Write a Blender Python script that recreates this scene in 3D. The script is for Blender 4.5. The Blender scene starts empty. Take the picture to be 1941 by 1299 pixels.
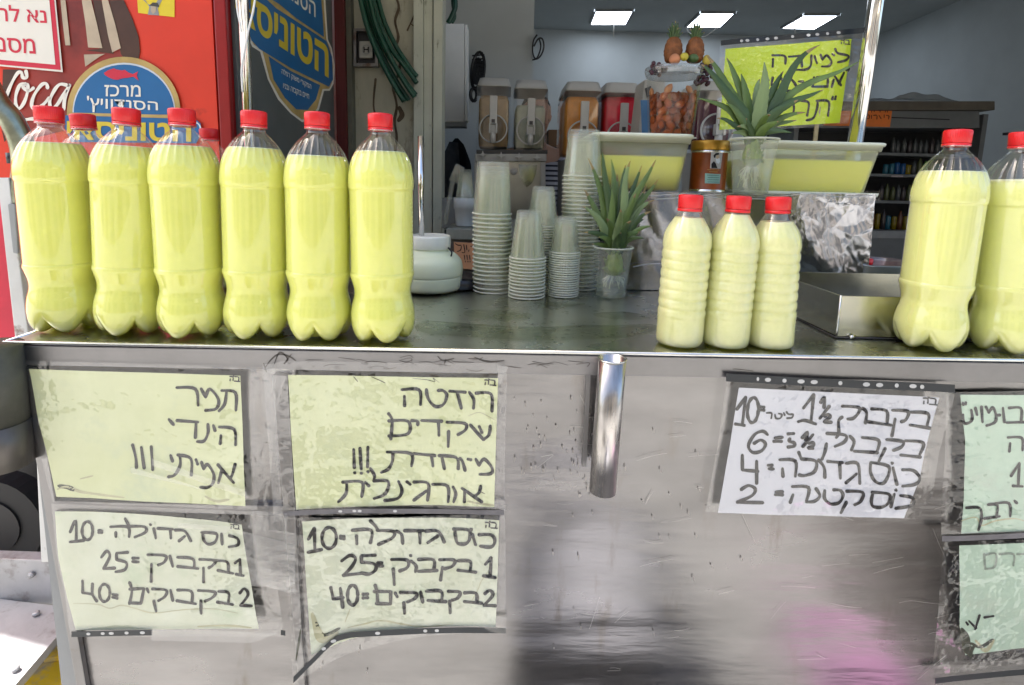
import bpy, bmesh, math, random
from mathutils import Vector, Matrix, Euler, noise
R = math.radians
random.seed(7)
S = bpy.context.scene
C = S.collection
# ------------------------------------------------------------------ camera, sky, sun, exposure
CAM_H = 1.186; F_PX = 1000.0; PITCH, YAW, ROLL, YC = 8.0, 1.2, 1.4, 480.5
cd = bpy.data.cameras.new('camera'); cam = bpy.data.objects.new('camera', cd); C.objects.link(cam); S.camera = cam
cd.sensor_width = 36; cd.lens = F_PX / 1941 * 36; cd.clip_start = 0.02; cd.clip_end = 300
cd.shift_y = -(649.5 - YC) / 1941
CM = (Matrix.Rotation(R(-YAW), 4, 'Z') @ Matrix.Rotation(R(90 - PITCH), 4, 'X') @ Matrix.Rotation(R(ROLL), 4, 'Z'))
CM.translation = Vector((0, 0, CAM_H)); cam.matrix_world = CM
EYE = Vector((0, 0, CAM_H)); CR = CM.to_3x3()

SUN_EL, SUN_AZ = 55.0, 284.0            # sun elevation and compass direction (clockwise from +Y)
w = bpy.data.worlds.new('World'); S.world = w; w.use_nodes = True
nt = w.node_tree; bg = nt.nodes['Background']
sk = nt.nodes.new('ShaderNodeTexSky'); sk.sky_type = 'NISHITA'; sk.sun_disc = False
sk.sun_elevation = R(SUN_EL); sk.sun_rotation = R(SUN_AZ); sk.air_density = 1.0; sk.dust_density = 4.0; sk.ozone_density = 0.2
nt.links.new(sk.outputs[0], bg.inputs[0]); bg.inputs[1].default_value = 0.15
sl = bpy.data.lights.new('sun', 'SUN'); sl.energy = 4.5; sl.angle = R(0.5); sl.color = (1, 0.975, 0.93)
so = bpy.data.objects.new('sun', sl); C.objects.link(so); so.location = (-4, -4, 8)
sd = Vector((math.sin(R(SUN_AZ)) * math.cos(R(SUN_EL)), math.cos(R(SUN_AZ)) * math.cos(R(SUN_EL)), math.sin(R(SUN_EL))))
so.rotation_euler = sd.to_track_quat('Z', 'Y').to_euler()
S.view_settings.view_transform = 'Standard'; S.view_settings.look = 'None'
S.view_settings.gamma = 1; S.view_settings.use_curve_mapping = False
S.view_settings.exposure = 1.6
S.render.engine = 'CYCLES'
S.cycles.max_bounces = 12; S.cycles.transparent_max_bounces = 64; S.cycles.use_denoising = True
S.cycles.diffuse_bounces = 5; S.cycles.glossy_bounces = 5; S.cycles.sample_clamp_indirect = 6
S.cycles.caustics_reflective = False; S.cycles.caustics_refractive = False
H = 0.95                                 # counter height
AW = (-1.85, 3.4, 0.84, 2.1)               # unseen awning added to keep sun off the cart: x0, x1, y0, y1

# ------------------------------------------------------------------ measuring helpers: photograph pixel -> point at a chosen depth
def ray(x, y): return CR @ Vector(((x - 970.5) / F_PX, (YC - y) / F_PX, -1.0))
def atZ(x, y, z): d = ray(x, y); return EYE + d * ((z - CAM_H) / d.z)
def atY(x, y, Y): d = ray(x, y); return EYE + d * (Y / d.y)
def atX(x, y, X): d = ray(x, y); return EYE + d * (X / d.x)

# ------------------------------------------------------------------ mesh helpers
ORG = {}
def tag(o, label=None, cat=None, group=None, kind=None):
    if label: o['label'] = label
    if cat: o['category'] = cat
    if group: o['group'] = group
    if kind: o['kind'] = kind
    return o
def T(name, label, cat, loc=(0, 0, 0), group=None, rot=None):
    o = bpy.data.objects.new(name, None); C.objects.link(o); o.location = loc; o.empty_display_size = .02
    if rot: o.rotation_euler = rot
    ORG[o] = Vector(loc); return tag(o, label, cat, group)
def mk(name, V, F, m, par=None, smooth=False, local=False):
    """one mesh object; V in world coordinates unless local"""
    me = bpy.data.meshes.new(name)
    if par is not None and not local: org = ORG[par]
    elif par is None and not local:
        n = len(V); org = Vector((sum(v[0] for v in V) / n, sum(v[1] for v in V) / n, min(v[2] for v in V)))
    else: org = Vector((0, 0, 0))
    me.from_pydata([(v[0] - org.x, v[1] - org.y, v[2] - org.z) for v in V], [], F)
    if m is not None: me.materials.append(m)
    if smooth: me.polygons.foreach_set('use_smooth', [True] * len(me.polygons))
    me.update()
    o = bpy.data.objects.new(name, me); C.objects.link(o)
    if par is not None: o.parent = par; ORG[o] = Vector(ORG.get(par, (0, 0, 0)))
    else: o.location = org; ORG[o] = org
    return o
def fix(o):
    bm = bmesh.new(); bm.from_mesh(o.data); bmesh.ops.recalc_face_normals(bm, faces=bm.faces); bm.to_mesh(o.data); bm.free(); return o
def dup(o, loc=None, rot=None, label=None, par=None):
    c = o.copy(); C.objects.link(c)
    if loc is not None: c.location = loc
    if rot is not None: c.rotation_euler = rot
    if label: c['label'] = label
    if par is not None: c.parent = par
    for ch in list(o.children): dup(ch, par=c)
    return c
BF = [(0, 1, 2, 3), (7, 6, 5, 4), (0, 4, 5, 1), (1, 5, 6, 2), (2, 6, 7, 3), (3, 7, 4, 0)]
def hexa(name, P, m, par=None, bev=0, smooth=False):
    """P: 8 corners, front quad (4) then back quad (4)"""
    o = mk(name, P, BF, m, par); fix(o)
    if bev:
        bm = bmesh.new(); bm.from_mesh(o.data)
        bmesh.ops.bevel(bm, geom=list(bm.edges), offset=bev, segments=2, profile=.6, affect='EDGES')
        bm.to_mesh(o.data); bm.free()
    return o
def box(name, x0, x1, y0, y1, z0, z1, m, par=None, bev=0):
    return hexa(name, [(x0, y0, z0), (x1, y0, z0), (x1, y0, z1), (x0, y0, z1), (x0, y1, z0), (x1, y1, z0), (x1, y1, z1), (x0, y1, z1)], m, par, bev)
def tube_geo(pts, r, n=10, cap=True):
    pts = [Vector(p) for p in pts]; V = []; F = []; N = len(pts)
    rr = r if isinstance(r, (list, tuple)) else [r] * N
    up = Vector((0, 0, 1)); prev = None
    for i, p in enumerate(pts):
        t = (pts[min(i + 1, N - 1)] - pts[max(i - 1, 0)]).normalized()
        if prev is None: a = t.cross(up if abs(t.z) < .9 else Vector((1, 0, 0))).normalized()
        else: a = (prev - t * prev.dot(t)).normalized()
        prev = a; b = t.cross(a)
        for k in range(n):
            an = 2 * math.pi * k / n; V.append(p + (a * math.cos(an) + b * math.sin(an)) * rr[i])
    for i in range(N - 1):
        for k in range(n):
            F.append((i * n + k, i * n + (k + 1) % n, (i + 1) * n + (k + 1) % n, (i + 1) * n + k))
    if cap: F.append(tuple(range(n))[::-1]); F.append(tuple((N - 1) * n + k for k in range(n)))
    return V, F
def tube(name, pts, r, m, par=None, n=10, cap=True):
    V, F = tube_geo(pts, r, n, cap); return mk(name, V, F, m, par, smooth=True)
def lathe_geo(prof, n=32, mod=None, off=(0, 0, 0), capb=True, capt=True):
    V = []; F = []; N = len(prof)
    for i, (r, z) in enumerate(prof):
        for k in range(n):
            a = 2 * math.pi * k / n; rr, zz = (mod(r, z, a) if mod else (r, z))
            V.append((off[0] + rr * math.cos(a), off[1] + rr * math.sin(a), off[2] + zz))
    for i in range(N - 1):
        for k in range(n): F.append((i * n + k, i * n + (k + 1) % n, (i + 1) * n + (k + 1) % n, (i + 1) * n + k))
    if capb: F.append(tuple(range(n))[::-1])
    if capt: F.append(tuple((N - 1) * n + k for k in range(n)))
    return V, F
def lathe(name, prof, m, par=None, n=32, mod=None, off=(0, 0, 0), capb=True, capt=True, smooth=True, local=False):
    V, F = lathe_geo(prof, n, mod, off, capb, capt)
    o = mk(name, V, F, m, par, smooth, local)
    if smooth:
        for p in o.data.polygons[-2:]:
            if len(p.vertices) > 4: p.use_smooth = False
    return o
def smoothcurve(pts, n=6):
    """Catmull-Rom through 2D/3D points"""
    P = [Vector(p) for p in pts]
    if len(P) < 3: return P
    out = []
    for i in range(len(P) - 1):
        a = P[max(i - 1, 0)]; b = P[i]; c = P[i + 1]; d = P[min(i + 2, len(P) - 1)]
        for k in range(n):
            t = k / n
            out.append(.5 * ((2 * b) + (c - a) * t + (2 * a - 5 * b + 4 * c - d) * t * t + (3 * b - a - 3 * c + d) * t ** 3))
    out.append(P[-1]); return out
def poly(name, px, Y, m, par=None, thick=0.0):
    """flat printed shape: outline in photo pixels on the plane y=Y (thick: real depth behind it)"""
    f = Y if callable(Y) else (lambda x, y: atY(x, y, Y))
    P = [f(*p) for p in px]; n = len(P)
    if thick:
        P2 = [p + Vector((0, thick, 0)) for p in P]
        F = [tuple(range(n)), tuple(range(2 * n - 1, n - 1, -1))] + [(i, (i + 1) % n, n + (i + 1) % n, n + i) for i in range(n)]
        return fix(mk(name, P + P2, F, m, par))
    return mk(name, P, [tuple(range(n))], m, par)
def ribbon_geo(strokes, wpx, f, V, F, taper=False):
    """marker strokes given in photo pixels, laid on a surface f(px,py)->point"""
    for s in strokes:
        ww = wpx
        if len(s) == 1: s = [s[0], (s[0][0] + .5, s[0][1] + .5)]
        pts = smoothcurve([(p[0], p[1], 0) for p in s], 5) if len(s) > 2 else [Vector((p[0], p[1], 0)) for p in s]
        if len(pts) == 2:
            a, b = pts; pts = [a.lerp(b, k / 5) for k in range(6)]
        N = len(pts); L = []; Rr = []
        jit = random.random() * 6
        t0 = (pts[0] - pts[1]).normalized() * ww * .4; t1 = (pts[-1] - pts[-2]).normalized() * ww * .4
        pts = [pts[0] + t0] + pts + [pts[-1] + t1]; N += 2
        base = len(V)
        for i, p in enumerate(pts):
            t = (pts[min(i + 1, N - 1)] - pts[max(i - 1, 0)]).normalized(); nn = Vector((-t.y, t.x, 0))
            h = ww * .5 * (.5 if i in (0, N - 1) else 1) * (1 + .14 * math.sin(jit + i * .7))
            if taper: h *= .35 + .65 * math.sin(math.pi * min(1, (i + .6) / N))
            a = p + nn * h; b = p - nn * h
            V.append(f(a.x, a.y)); V.append(f(b.x, b.y))
        for i in range(N - 1): F.append((base + 2 * i, base + 2 * i + 1, base + 2 * i + 3, base + 2 * i + 2))
def ell(cx, cy, rx, ry, n=12, rot=0):
    return [(cx + rx * math.cos(a) * math.cos(rot) - ry * math.sin(a) * math.sin(rot), cy + rx * math.cos(a) * math.sin(rot) + ry * math.sin(a) * math.cos(rot)) for a in [2 * math.pi * k / n for k in range(n + 1)]]
def writing(name, strokes, ox, oy, sc, wz, f, m, par, taper=False):
    V = []; F = []
    ribbon_geo([[(ox + x / sc, oy + y / sc) for x, y in s] for s in strokes], wz / sc, f, V, F, taper)
    return mk(name, V, F, m, par)
def textq(name, s, quad, f, m, par, bold=0.0, rtl=True):
    """printed text mapped into a pixel quad (TL,TR,BR,BL) on surface f"""
    c = bpy.data.curves.new('t', 'FONT'); c.body = s[::-1] if rtl else s; c.resolution_u = 3; c.offset = bold
    o = bpy.data.objects.new('t', c); C.objects.link(o); bpy.context.view_layer.update()
    me = bpy.data.meshes.new_from_object(o.evaluated_get(bpy.context.evaluated_depsgraph_get()))
    V = [v.co.copy() for v in me.vertices]; F = [tuple(p.vertices) for p in me.polygons]
    bpy.data.objects.remove(o); bpy.data.curves.remove(c)
    x0 = min(v.x for v in V); x1 = max(v.x for v in V); y0 = min(v.y for v in V); y1 = max(v.y for v in V)
    TL, TR, BR, BL = [Vector(q) for q in quad]; out = []
    for v in V:
        u = (v.x - x0) / (x1 - x0); t = (y1 - v.y) / (y1 - y0)
        p = TL.lerp(TR, u).lerp(BL.lerp(BR, u), t); out.append(f(p.x, p.y))
    return mk(name, out, F, m, par)
def sheet_geo(Lp, Rp, nu, nv, f, bow=0, bowb=0):
    def samp(P, t):
        P = [Vector(p) for p in P]; d = [0]
        for a, b in zip(P, P[1:]): d.append(d[-1] + (b - a).length)
        s = t * d[-1]
        for i in range(len(P) - 1):
            if s <= d[i + 1] + 1e-9:
                return P[i].lerp(P[i + 1], (s - d[i]) / max(1e-9, d[i + 1] - d[i]))
        return P[-1]
    V = []; F = []
    for j in range(nv + 1):
        t = j / nv; a = samp(Lp, t); b = samp(Rp, t)
        for i in range(nu + 1):
            u = i / nu; p = a.lerp(b, u); by = (bow * (1 - t) + bowb * t) * 4 * u * (1 - u)
            V.append(f(p.x, p.y - by))
    for j in range(nv):
        for i in range(nu): k = j * (nu + 1) + i; F.append((k, k + nu + 1, k + nu + 2, k + 1))
    return V, F
def sheet(name, Lp, Rp, f, m, par, nu=24, nv=16, bow=0, bowb=0):
    V, F = sheet_geo(Lp, Rp, nu, nv, f, bow, bowb); return mk(name, V, F, m, par, smooth=True)

# ------------------------------------------------------------------ materials
MATS = {}
def M(name, col, rough=.5, metal=0., var=.12, vs=8., bump=0., bs=40., spec=.5, coat=0., stretch=None, col2=None, sss=0., emit=0., dirt=None, rvar=0., trans=0., bstretch=None, thresh=None):
    m = bpy.data.materials.new(name); m.use_nodes = True; nt = m.node_tree; N = nt.nodes; L = nt.links
    b = N['Principled BSDF']; b.inputs['Roughness'].default_value = rough; b.inputs['Metallic'].default_value = metal
    b.inputs['Specular IOR Level'].default_value = spec; b.inputs['Coat Weight'].default_value = coat
    b.inputs['Transmission Weight'].default_value = trans
    if sss: b.inputs['Subsurface Weight'].default_value = sss; b.inputs['Subsurface Radius'].default_value = (.03, .025, .01); b.inputs['Subsurface Scale'].default_value = .5
    if emit: b.inputs['Emission Color'].default_value = (*col, 1); b.inputs['Emission Strength'].default_value = emit
    tc = N.new('ShaderNodeTexCoord'); mp = N.new('ShaderNodeMapping'); L.new(tc.outputs['Object'], mp.inputs[0])
    if stretch: mp.inputs['Scale'].default_value = stretch
    c1 = tuple(max(0, c * (1 - var)) for c in col); c2 = col2 or tuple(min(1, c * (1 + var)) for c in col)
    no = N.new('ShaderNodeTexNoise'); no.inputs['Scale'].default_value = vs; no.inputs['Detail'].default_value = 6; no.inputs['Roughness'].default_value = .6
    L.new(mp.outputs[0], no.inputs[0])
    cr = N.new('ShaderNodeValToRGB'); lo, hi = thresh or (.32, .68)
    cr.color_ramp.elements[0].position = lo; cr.color_ramp.elements[1].position = hi
    cr.color_ramp.elements[0].color = (*c1, 1); cr.color_ramp.elements[1].color = (*c2, 1)
    L.new(no.outputs[0], cr.inputs[0]); last = cr.outputs[0]
    if dirt:
        dc, ds, dt = dirt[:3]
        n2 = N.new('ShaderNodeTexNoise'); n2.inputs['Scale'].default_value = ds; n2.inputs['Detail'].default_value = 9; n2.inputs['Roughness'].default_value = .68
        mp2 = N.new('ShaderNodeMapping'); L.new(tc.outputs['Object'], mp2.inputs[0])
        if len(dirt) > 3: mp2.inputs['Scale'].default_value = dirt[3]
        mp2.inputs['Location'].default_value = (3.1, 1.7, .4)
        L.new(mp2.outputs[0], n2.inputs[0])
        r2 = N.new('ShaderNodeValToRGB'); r2.color_ramp.elements[0].position = dt; r2.color_ramp.elements[1].position = min(1, dt + .12)
        L.new(n2.outputs[0], r2.inputs[0]); mx = N.new('ShaderNodeMix'); mx.data_type = 'RGBA'
        L.new(r2.outputs[0], mx.inputs[0]); L.new(last, mx.inputs[6]); mx.inputs[7].default_value = (*dc, 1); last = mx.outputs[2]
    L.new(last, b.inputs['Base Color'])
    if rvar:
        mr = N.new('ShaderNodeMapRange'); mr.inputs[3].default_value = max(.02, rough - rvar); mr.inputs[4].default_value = min(1, rough + rvar)
        L.new(no.outputs[0], mr.inputs[0]); L.new(mr.outputs[0], b.inputs['Roughness'])
    if bump:
        nb = N.new('ShaderNodeTexNoise'); nb.inputs['Scale'].default_value = bs; nb.inputs['Detail'].default_value = 5
        mp3 = N.new('ShaderNodeMapping'); L.new(tc.outputs['Object'], mp3.inputs[0]); mp3.inputs['Scale'].default_value = bstretch or (1, 1, 1)
        L.new(mp3.outputs[0], nb.inputs[0]); bp = N.new('ShaderNodeBump'); bp.inputs['Strength'].default_value = bump; bp.inputs['Distance'].default_value = .004
        L.new(nb.outputs[0], bp.inputs['Height']); L.new(bp.outputs[0], b.inputs['Normal'])
    MATS[name] = m; return m
def clearmat(name, tint, fac, gl=(1, 1, 1), rough=.05, diff=0.0, dcol=(1, 1, 1), ior=1.45, bump=0, bs=30, fscale=1.0, bd=.004):
    """thin clear plastic: straight-through light, a reflecting share and a milky share"""
    m = bpy.data.materials.new(name); m.use_nodes = True; nt = m.node_tree; N = nt.nodes; L = nt.links; N.clear()
    out = N.new('ShaderNodeOutputMaterial'); tr = N.new('ShaderNodeBsdfTransparent'); tr.inputs[0].default_value = (*tint, 1)
    g = N.new('ShaderNodeBsdfGlossy'); g.inputs[0].default_value = (*gl, 1); g.inputs['Roughness'].default_value = rough
    fr = N.new('ShaderNodeFresnel'); ge = N.new('ShaderNodeNewGeometry'); mi = N.new('ShaderNodeMapRange')     # a thin wall reflects alike from both sides
    mi.inputs[3].default_value = ior; mi.inputs[4].default_value = 1 / ior; L.new(ge.outputs['Backfacing'], mi.inputs[0]); L.new(mi.outputs[0], fr.inputs[0])
    ad = N.new('ShaderNodeMath'); ad.operation = 'MULTIPLY_ADD'; L.new(fr.outputs[0], ad.inputs[0]); ad.inputs[1].default_value = fscale; ad.inputs[2].default_value = fac; ad.use_clamp = True
    mx = N.new('ShaderNodeMixShader'); L.new(ad.outputs[0], mx.inputs[0]); L.new(tr.outputs[0], mx.inputs[1]); L.new(g.outputs[0], mx.inputs[2]); last = mx
    if diff:
        d = N.new('ShaderNodeBsdfDiffuse'); d.inputs[0].default_value = (*dcol, 1)
        tl = N.new('ShaderNodeBsdfTranslucent'); tl.inputs[0].default_value = (*dcol, 1)
        m1 = N.new('ShaderNodeMixShader'); m1.inputs[0].default_value = .45; L.new(d.outputs[0], m1.inputs[1]); L.new(tl.outputs[0], m1.inputs[2])
        m2 = N.new('ShaderNodeMixShader'); m2.inputs[0].default_value = diff; L.new(mx.outputs[0], m2.inputs[1]); L.new(m1.outputs[0], m2.inputs[2]); last = m2
    if bump:
        tc = N.new('ShaderNodeTexCoord'); nb = N.new('ShaderNodeTexNoise'); nb.inputs['Scale'].default_value = bs; nb.inputs['Detail'].default_value = 4; L.new(tc.outputs['Object'], nb.inputs[0])
        bp = N.new('ShaderNodeBump'); bp.inputs['Strength'].default_value = bump; bp.inputs['Distance'].default_value = bd; L.new(nb.outputs[0], bp.inputs['Height']); L.new(bp.outputs[0], g.inputs['Normal'])
    L.new(last.outputs[0], out.inputs[0]); MATS[name] = m; return m
def liquid(name, col, tl=.35, cloud=.08, sss=.6):
    m = bpy.data.materials.new(name); m.use_nodes = True; nt = m.node_tree; N = nt.nodes; L = nt.links
    b = N['Principled BSDF']; out = N['Material Output']; b.inputs['Roughness'].default_value = .5; b.inputs['Specular IOR Level'].default_value = .1
    b.inputs['Subsurface Weight'].default_value = sss; b.inputs['Subsurface Radius'].default_value = (1, .95, .5); b.inputs['Subsurface Scale'].default_value = .03
    t = N.new('ShaderNodeBsdfTranslucent')
    tc = N.new('ShaderNodeTexCoord'); no = N.new('ShaderNodeTexNoise'); no.inputs['Scale'].default_value = 22; no.inputs['Detail'].default_value = 8; no.inputs['Roughness'].default_value = .7
    L.new(tc.outputs['Object'], no.inputs[0]); cr = N.new('ShaderNodeValToRGB'); cr.color_ramp.elements[0].position = .3; cr.color_ramp.elements[1].position = .7
    cr.color_ramp.elements[0].color = (*[c * (1 - cloud) for c in col], 1); cr.color_ramp.elements[1].color = (*[min(1, c * (1 + cloud) + cloud * .3) for c in col], 1)
    L.new(no.outputs[0], cr.inputs[0]); L.new(cr.outputs[0], b.inputs['Base Color']); L.new(cr.outputs[0], t.inputs[0])
    mx = N.new('ShaderNodeMixShader'); mx.inputs[0].default_value = tl; L.new(b.outputs[0], mx.inputs[1]); L.new(t.outputs[0], mx.inputs[2]); L.new(mx.outputs[0], out.inputs[0])
    MATS[name] = m; return m

STEEL = M('counter_steel', (.66, .68, .60), .27, 1, .15, 6, .12, 9, rvar=.12, dirt=((.36, .37, .30), 14, .62))
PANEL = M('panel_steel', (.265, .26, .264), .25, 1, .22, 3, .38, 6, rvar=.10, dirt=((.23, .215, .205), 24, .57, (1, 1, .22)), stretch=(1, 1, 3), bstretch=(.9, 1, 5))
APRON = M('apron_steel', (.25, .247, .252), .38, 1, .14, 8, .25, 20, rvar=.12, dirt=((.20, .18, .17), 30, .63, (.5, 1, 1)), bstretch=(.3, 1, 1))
LIPM = M('lip_steel', (.75, .75, .72), .25, 1, .08)
CHROME = M('chrome', (.72, .71, .69), .1, 1, .08, 5, .08, 12, rvar=.05)
DARKSTEEL = M('dark_steel', (.22, .21, .20), .4, 1, .3, 9, .3, 30, dirt=((.12, .08, .06), 12, .55))
GREY = M('grey_paint', (.30, .31, .31), .6, 0, .1, 5, .1, 30)
INK = M('black_ink', (.010, .010, .012), .6, 0, .5, 30, spec=.2)
PAPER_Y = M('paper_yellow_faded', (.70, .74, .38), .8, 0, .07, 6, .6, 9, dirt=((.62, .68, .42), 7, .54), col2=(.79, .82, .50))
PAPER_G = M('paper_green_faded', (.66, .69, .47), .8, 0, .06, 6, .6, 9, dirt=((.57, .64, .44), 9, .54), col2=(.76, .79, .62))
PAPER_W = M('paper_white', (.70, .705, .73), .8, 0, .05, 6, .6, 9)
PAPER_M = M('paper_mint', (.56, .72, .54), .8, 0, .1, 6, .6, 9, dirt=((.55, .66, .50), 8, .55))
PAPER_N = M('paper_neon', (.74, .92, .015), .6, 0, .05, 4)
PAPER_O = M('paper_orange', (.85, .22, .04), .7, 0, .08)
MOULD = M('mould_stain', (.05, .055, .03), .9, 0, .4, 20)
STAIN = M('brown_stain', (.52, .50, .30), .9, 0, .2, 20)
BLACKP = M('black_plastic', (.012, .012, .014), .35, 0, .3)
REDCAP = M('red_cap', (.72, .015, .02), .32, 0, .08, 20, .15, 60, spec=.5)
PETR = M('white_plastic', (.80, .82, .72), .4, 0, .04, sss=.1)
WHITEP = M('white_print', (.82, .82, .78), .5, 0, .03)
SLEEVE = clearmat('plastic_sleeve', (.98, .982, .982), .045, rough=.07, diff=.03, dcol=(.75, .76, .78), bump=1.0, bs=10, fscale=1.1, bd=.02)
TAPE = clearmat('clear_tape', (.95, .95, .94), .05, rough=.12, diff=.16, dcol=(.8, .8, .8), bump=.8, bs=30)
PET = clearmat('pet_shell', (.985, .99, .98), .03, rough=.03, fscale=1.1)
CUPM = clearmat('cup_plastic', (.965, .975, .94), .03, rough=.12, diff=.16, dcol=(.98, .99, .86), fscale=.55)
RIMM = clearmat('cup_rim', (.9, .92, .88), .12, rough=.15, diff=.9, dcol=(.98, .99, .86))
TUBM = clearmat('tub_plastic', (.96, .97, .90), .01, rough=.2, diff=.3, dcol=(.92, .94, .76), fscale=.45)
TUBRIM = M('tub_rim', (.80, .83, .66), .4, 0, .04, sss=.1)
TANKM = clearmat('tank_plastic', (.96, .97, .98), .02, rough=.04, fscale=.7)
WATER = clearmat('water', (.90, .93, .88), .03, rough=.03, diff=.12, dcol=(.8, .85, .75))
JUICE_L = liquid('juice_lemon', (.93, .965, .24), .10, .05)
JUICE_R = liquid('juice_pale', (.92, .96, .36), .1, .04)
JUICE_S = liquid('juice_frozen', (.92, .95, .42), .1, .14)
JUICE_T = liquid('juice_tub', (.95, .87, .10), .08, .04)

# ================================================================== SETTING
ASPH = M('street_paving', (.32, .315, .295), .85, 0, .35, 9, .4, 60, dirt=((.10, .095, .09), 3.2, .54))
tag(mk('street', [(-40, -40, 0), (40, -40, 0), (40, 40, 0), (-40, 40, 0)], [(0, 1, 2, 3)], ASPH), 'pale paved street under the cart', kind='structure')
WALLM = M('shop_wall_paint', (.50, .54, .55), .8, 0, .05, 2, .1, 30)
CEILM = M('ceiling_paint', (.42, .45, .45), .85, 0, .05, 2)
XF = atY(437, 160, 1.35).x; YF = atX(637, 150, XF).y; ZT = 3.83
def struct(o, label): return tag(o, label, kind='structure')
AX = .062
def sh(X, Y): return X
Xc = atY(1647, 72, 9.8).x
def wallslab(name, a, b, z0, z1, th, m, label):
    d = Vector((b[0] - a[0], b[1] - a[1], 0)).normalized(); n = Vector((-d.y, d.x, 0)) * th
    P = [Vector((a[0], a[1], z0)), Vector((b[0], b[1], z0)), Vector((b[0], b[1], z1)), Vector((a[0], a[1], z1))]
    return struct(hexa(name, P + [p + n for p in P], m), label)
wallslab('back_wall', (-3, 9.8), (Xc, 9.8), 0, ZT, .15, WALLM, 'far grey wall of the shop below the ceiling lamps')
wallslab('right_wall', (Xc - AX * (9.8 - YF), YF), (Xc, 9.8), 0, ZT, -.15, WALLM, 'bluish grey right side wall of the shop')
xp = atY(1009, 150, 4.2).x
struct(box('partition_wall', -2.6, xp, 4.2, 9.79, 0, ZT - .002, WALLM), 'pale blue grey wall section behind the left drink dispenser')
struct(box('left_wall', -.95, -.62, YF + .25, 4.19, 0, ZT - .002, WALLM), 'left side wall of the shop behind the grey post')
struct(box('ceiling', -4, 7.5, YF, 10, ZT, ZT + .15, CEILM), 'dark grey ceiling of the shop')
FAC = M('facade_render', (.42, .40, .36), .9, 0, .12, 3, .3, 20)
struct(box('facade_lintel', -4, 7.5, YF - .02, YF + .2, 2.75, ZT + 1.6, FAC), 'shop front above the open entrance')
struct(box('facade_right', 5.5, 7.5, YF, YF + .2, 0, 2.74, FAC), 'shop front right of the entrance')
struct(box('facade_left', -4, -1.35, YF + .02, YF + .22, 0, 2.74, FAC), 'shop front left of the entrance behind the red cooler')
struct(box('shop_floor', -2.6, 7, YF + .1, 9.79, .004, .012, M('floor_tile', (.34, .33, .31), .35, 0, .15, 6)), 'shop floor')

# pillar with peeling paint
PEEL = M('peeling_paint', (.42, .41, .32), .85, 0, .18, 5, .8, 16, dirt=((.10, .075, .05), 8, .56, (1, 1, .35)), stretch=(1, 1, .4))
t = T('wall_pillar', 'old peeling cream wall pillar behind the green hose', 'pillar', (atY(718, 400, YF + .05).x, YF + .05, 0))
x0 = atY(655, 150, YF + .05).x; x1 = atY(784, 150, YF + .05).x
box('pillar_core', x0, x1, YF + .05, YF + .4, 0, 2.74, PEEL, t)
xs = atY(700, 150, YF + .05).x
box('moulding', x0 - .01, atY(672, 150, YF + .04).x, YF + .005, YF + .05, 0, 2.73, M('grimy_trim', (.12, .12, .09), .8, 0, .3, 7, .6, 20), t, .004)
bm_ = M('flaking_edge', (.10, .075, .05), .95, 0, .4, 20)
V = []; F = []
def crack(pts, wd):
    ribbon_geo([pts], wd, lambda x, y: atY(x, y, YF + .047), V, F)
crack([(751, -5), (756, 15), (749, 40), (755, 70), (751, 90), (760, 110), (752, 150), (745, 165), (752, 200), (748, 230), (752, 260), (748, 300), (752, 360)], 5)
crack([(785, 30), (778, 45), (772, 58)], 3); crack([(778, 45), (785, 50)], 2); crack([(712, 150), (708, 200), (715, 240), (711, 330)], 4); crack([(757, 205), (762, 218), (756, 228)], 9)
mk('cracked_paint', V, F, bm_, t)
# socket box
t = T('socket_box', 'open dark electrical box with a pale wall socket', 'socket', atY(693, 90, YF + .04))
Yb = YF + .02
def pbox(name, x0, y0, x1, y1, Y, d, m, par=None, bev=0, top=None):
    """box whose front face matches a pixel rectangle at depth Y (top: pixel insets of the upper corners)"""
    tl, tr = top or (0, 0)
    P = [atY(x0, y1, Y), atY(x1, y1, Y), atY(x1 - tr, y0, Y), atY(x0 + tl, y0, Y)]
    return hexa(name, P + [p + Vector((0, d, 0)) for p in P], m, par, bev)
pbox('back_plate', 672, 56, 716, 124, YF + .042, .006, BLACKP, t)
for n_, a in (('frame_side', (670, 54, 675, 126)), ('frame_side', (711, 54, 716, 126)), ('frame_bar', (675, 54, 711, 59)), ('frame_bar', (675, 120, 711, 126))):
    pbox(n_, *a, YF + .01, .03, DARKSTEEL, t)
so_ = pbox('socket', 681, 78, 706, 110, YF + .015, .02, M('socket_plastic', (.42, .42, .38), .5), t, .002)
mk('socket_ring', *tube_geo([atY(*p, YF + .012) for p in ell(694, 94, 7.5, 8.5, 20)], .0014, 6, False), GREY, so_)
writing('socket_slots', [[(690, 90), (690, 99)], [(698, 90), (698, 99)], [(690, 94), (698, 94)]], 0, 0, 1, 2.4, lambda x, y: atY(x, y, YF + .0128), INK, so_)
# grey post
GP = M('post_paint', (.46, .48, .40), .7, 0, .1, 6, .3, 30, dirt=((.16, .17, .12), 26, .60, (1, 1, .35)))
t = T('door_post', 'tall grey metal door post with scratched lower half', 'post', (atY(810, 300, YF).x, YF, 0))
for n_, a, b, dy in (('outer_channel', 784, 802, 0), ('post_face', 803.5, 819.5, .012), ('inner_channel', 821, 838, .004)):
    xa = atY(a, 200, YF + dy).x; xb = atY(b, 200, YF + dy).x
    box(n_, xa, xb, YF + dy, YF + .12, 0, 2.74, GP, t, .002)
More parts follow.
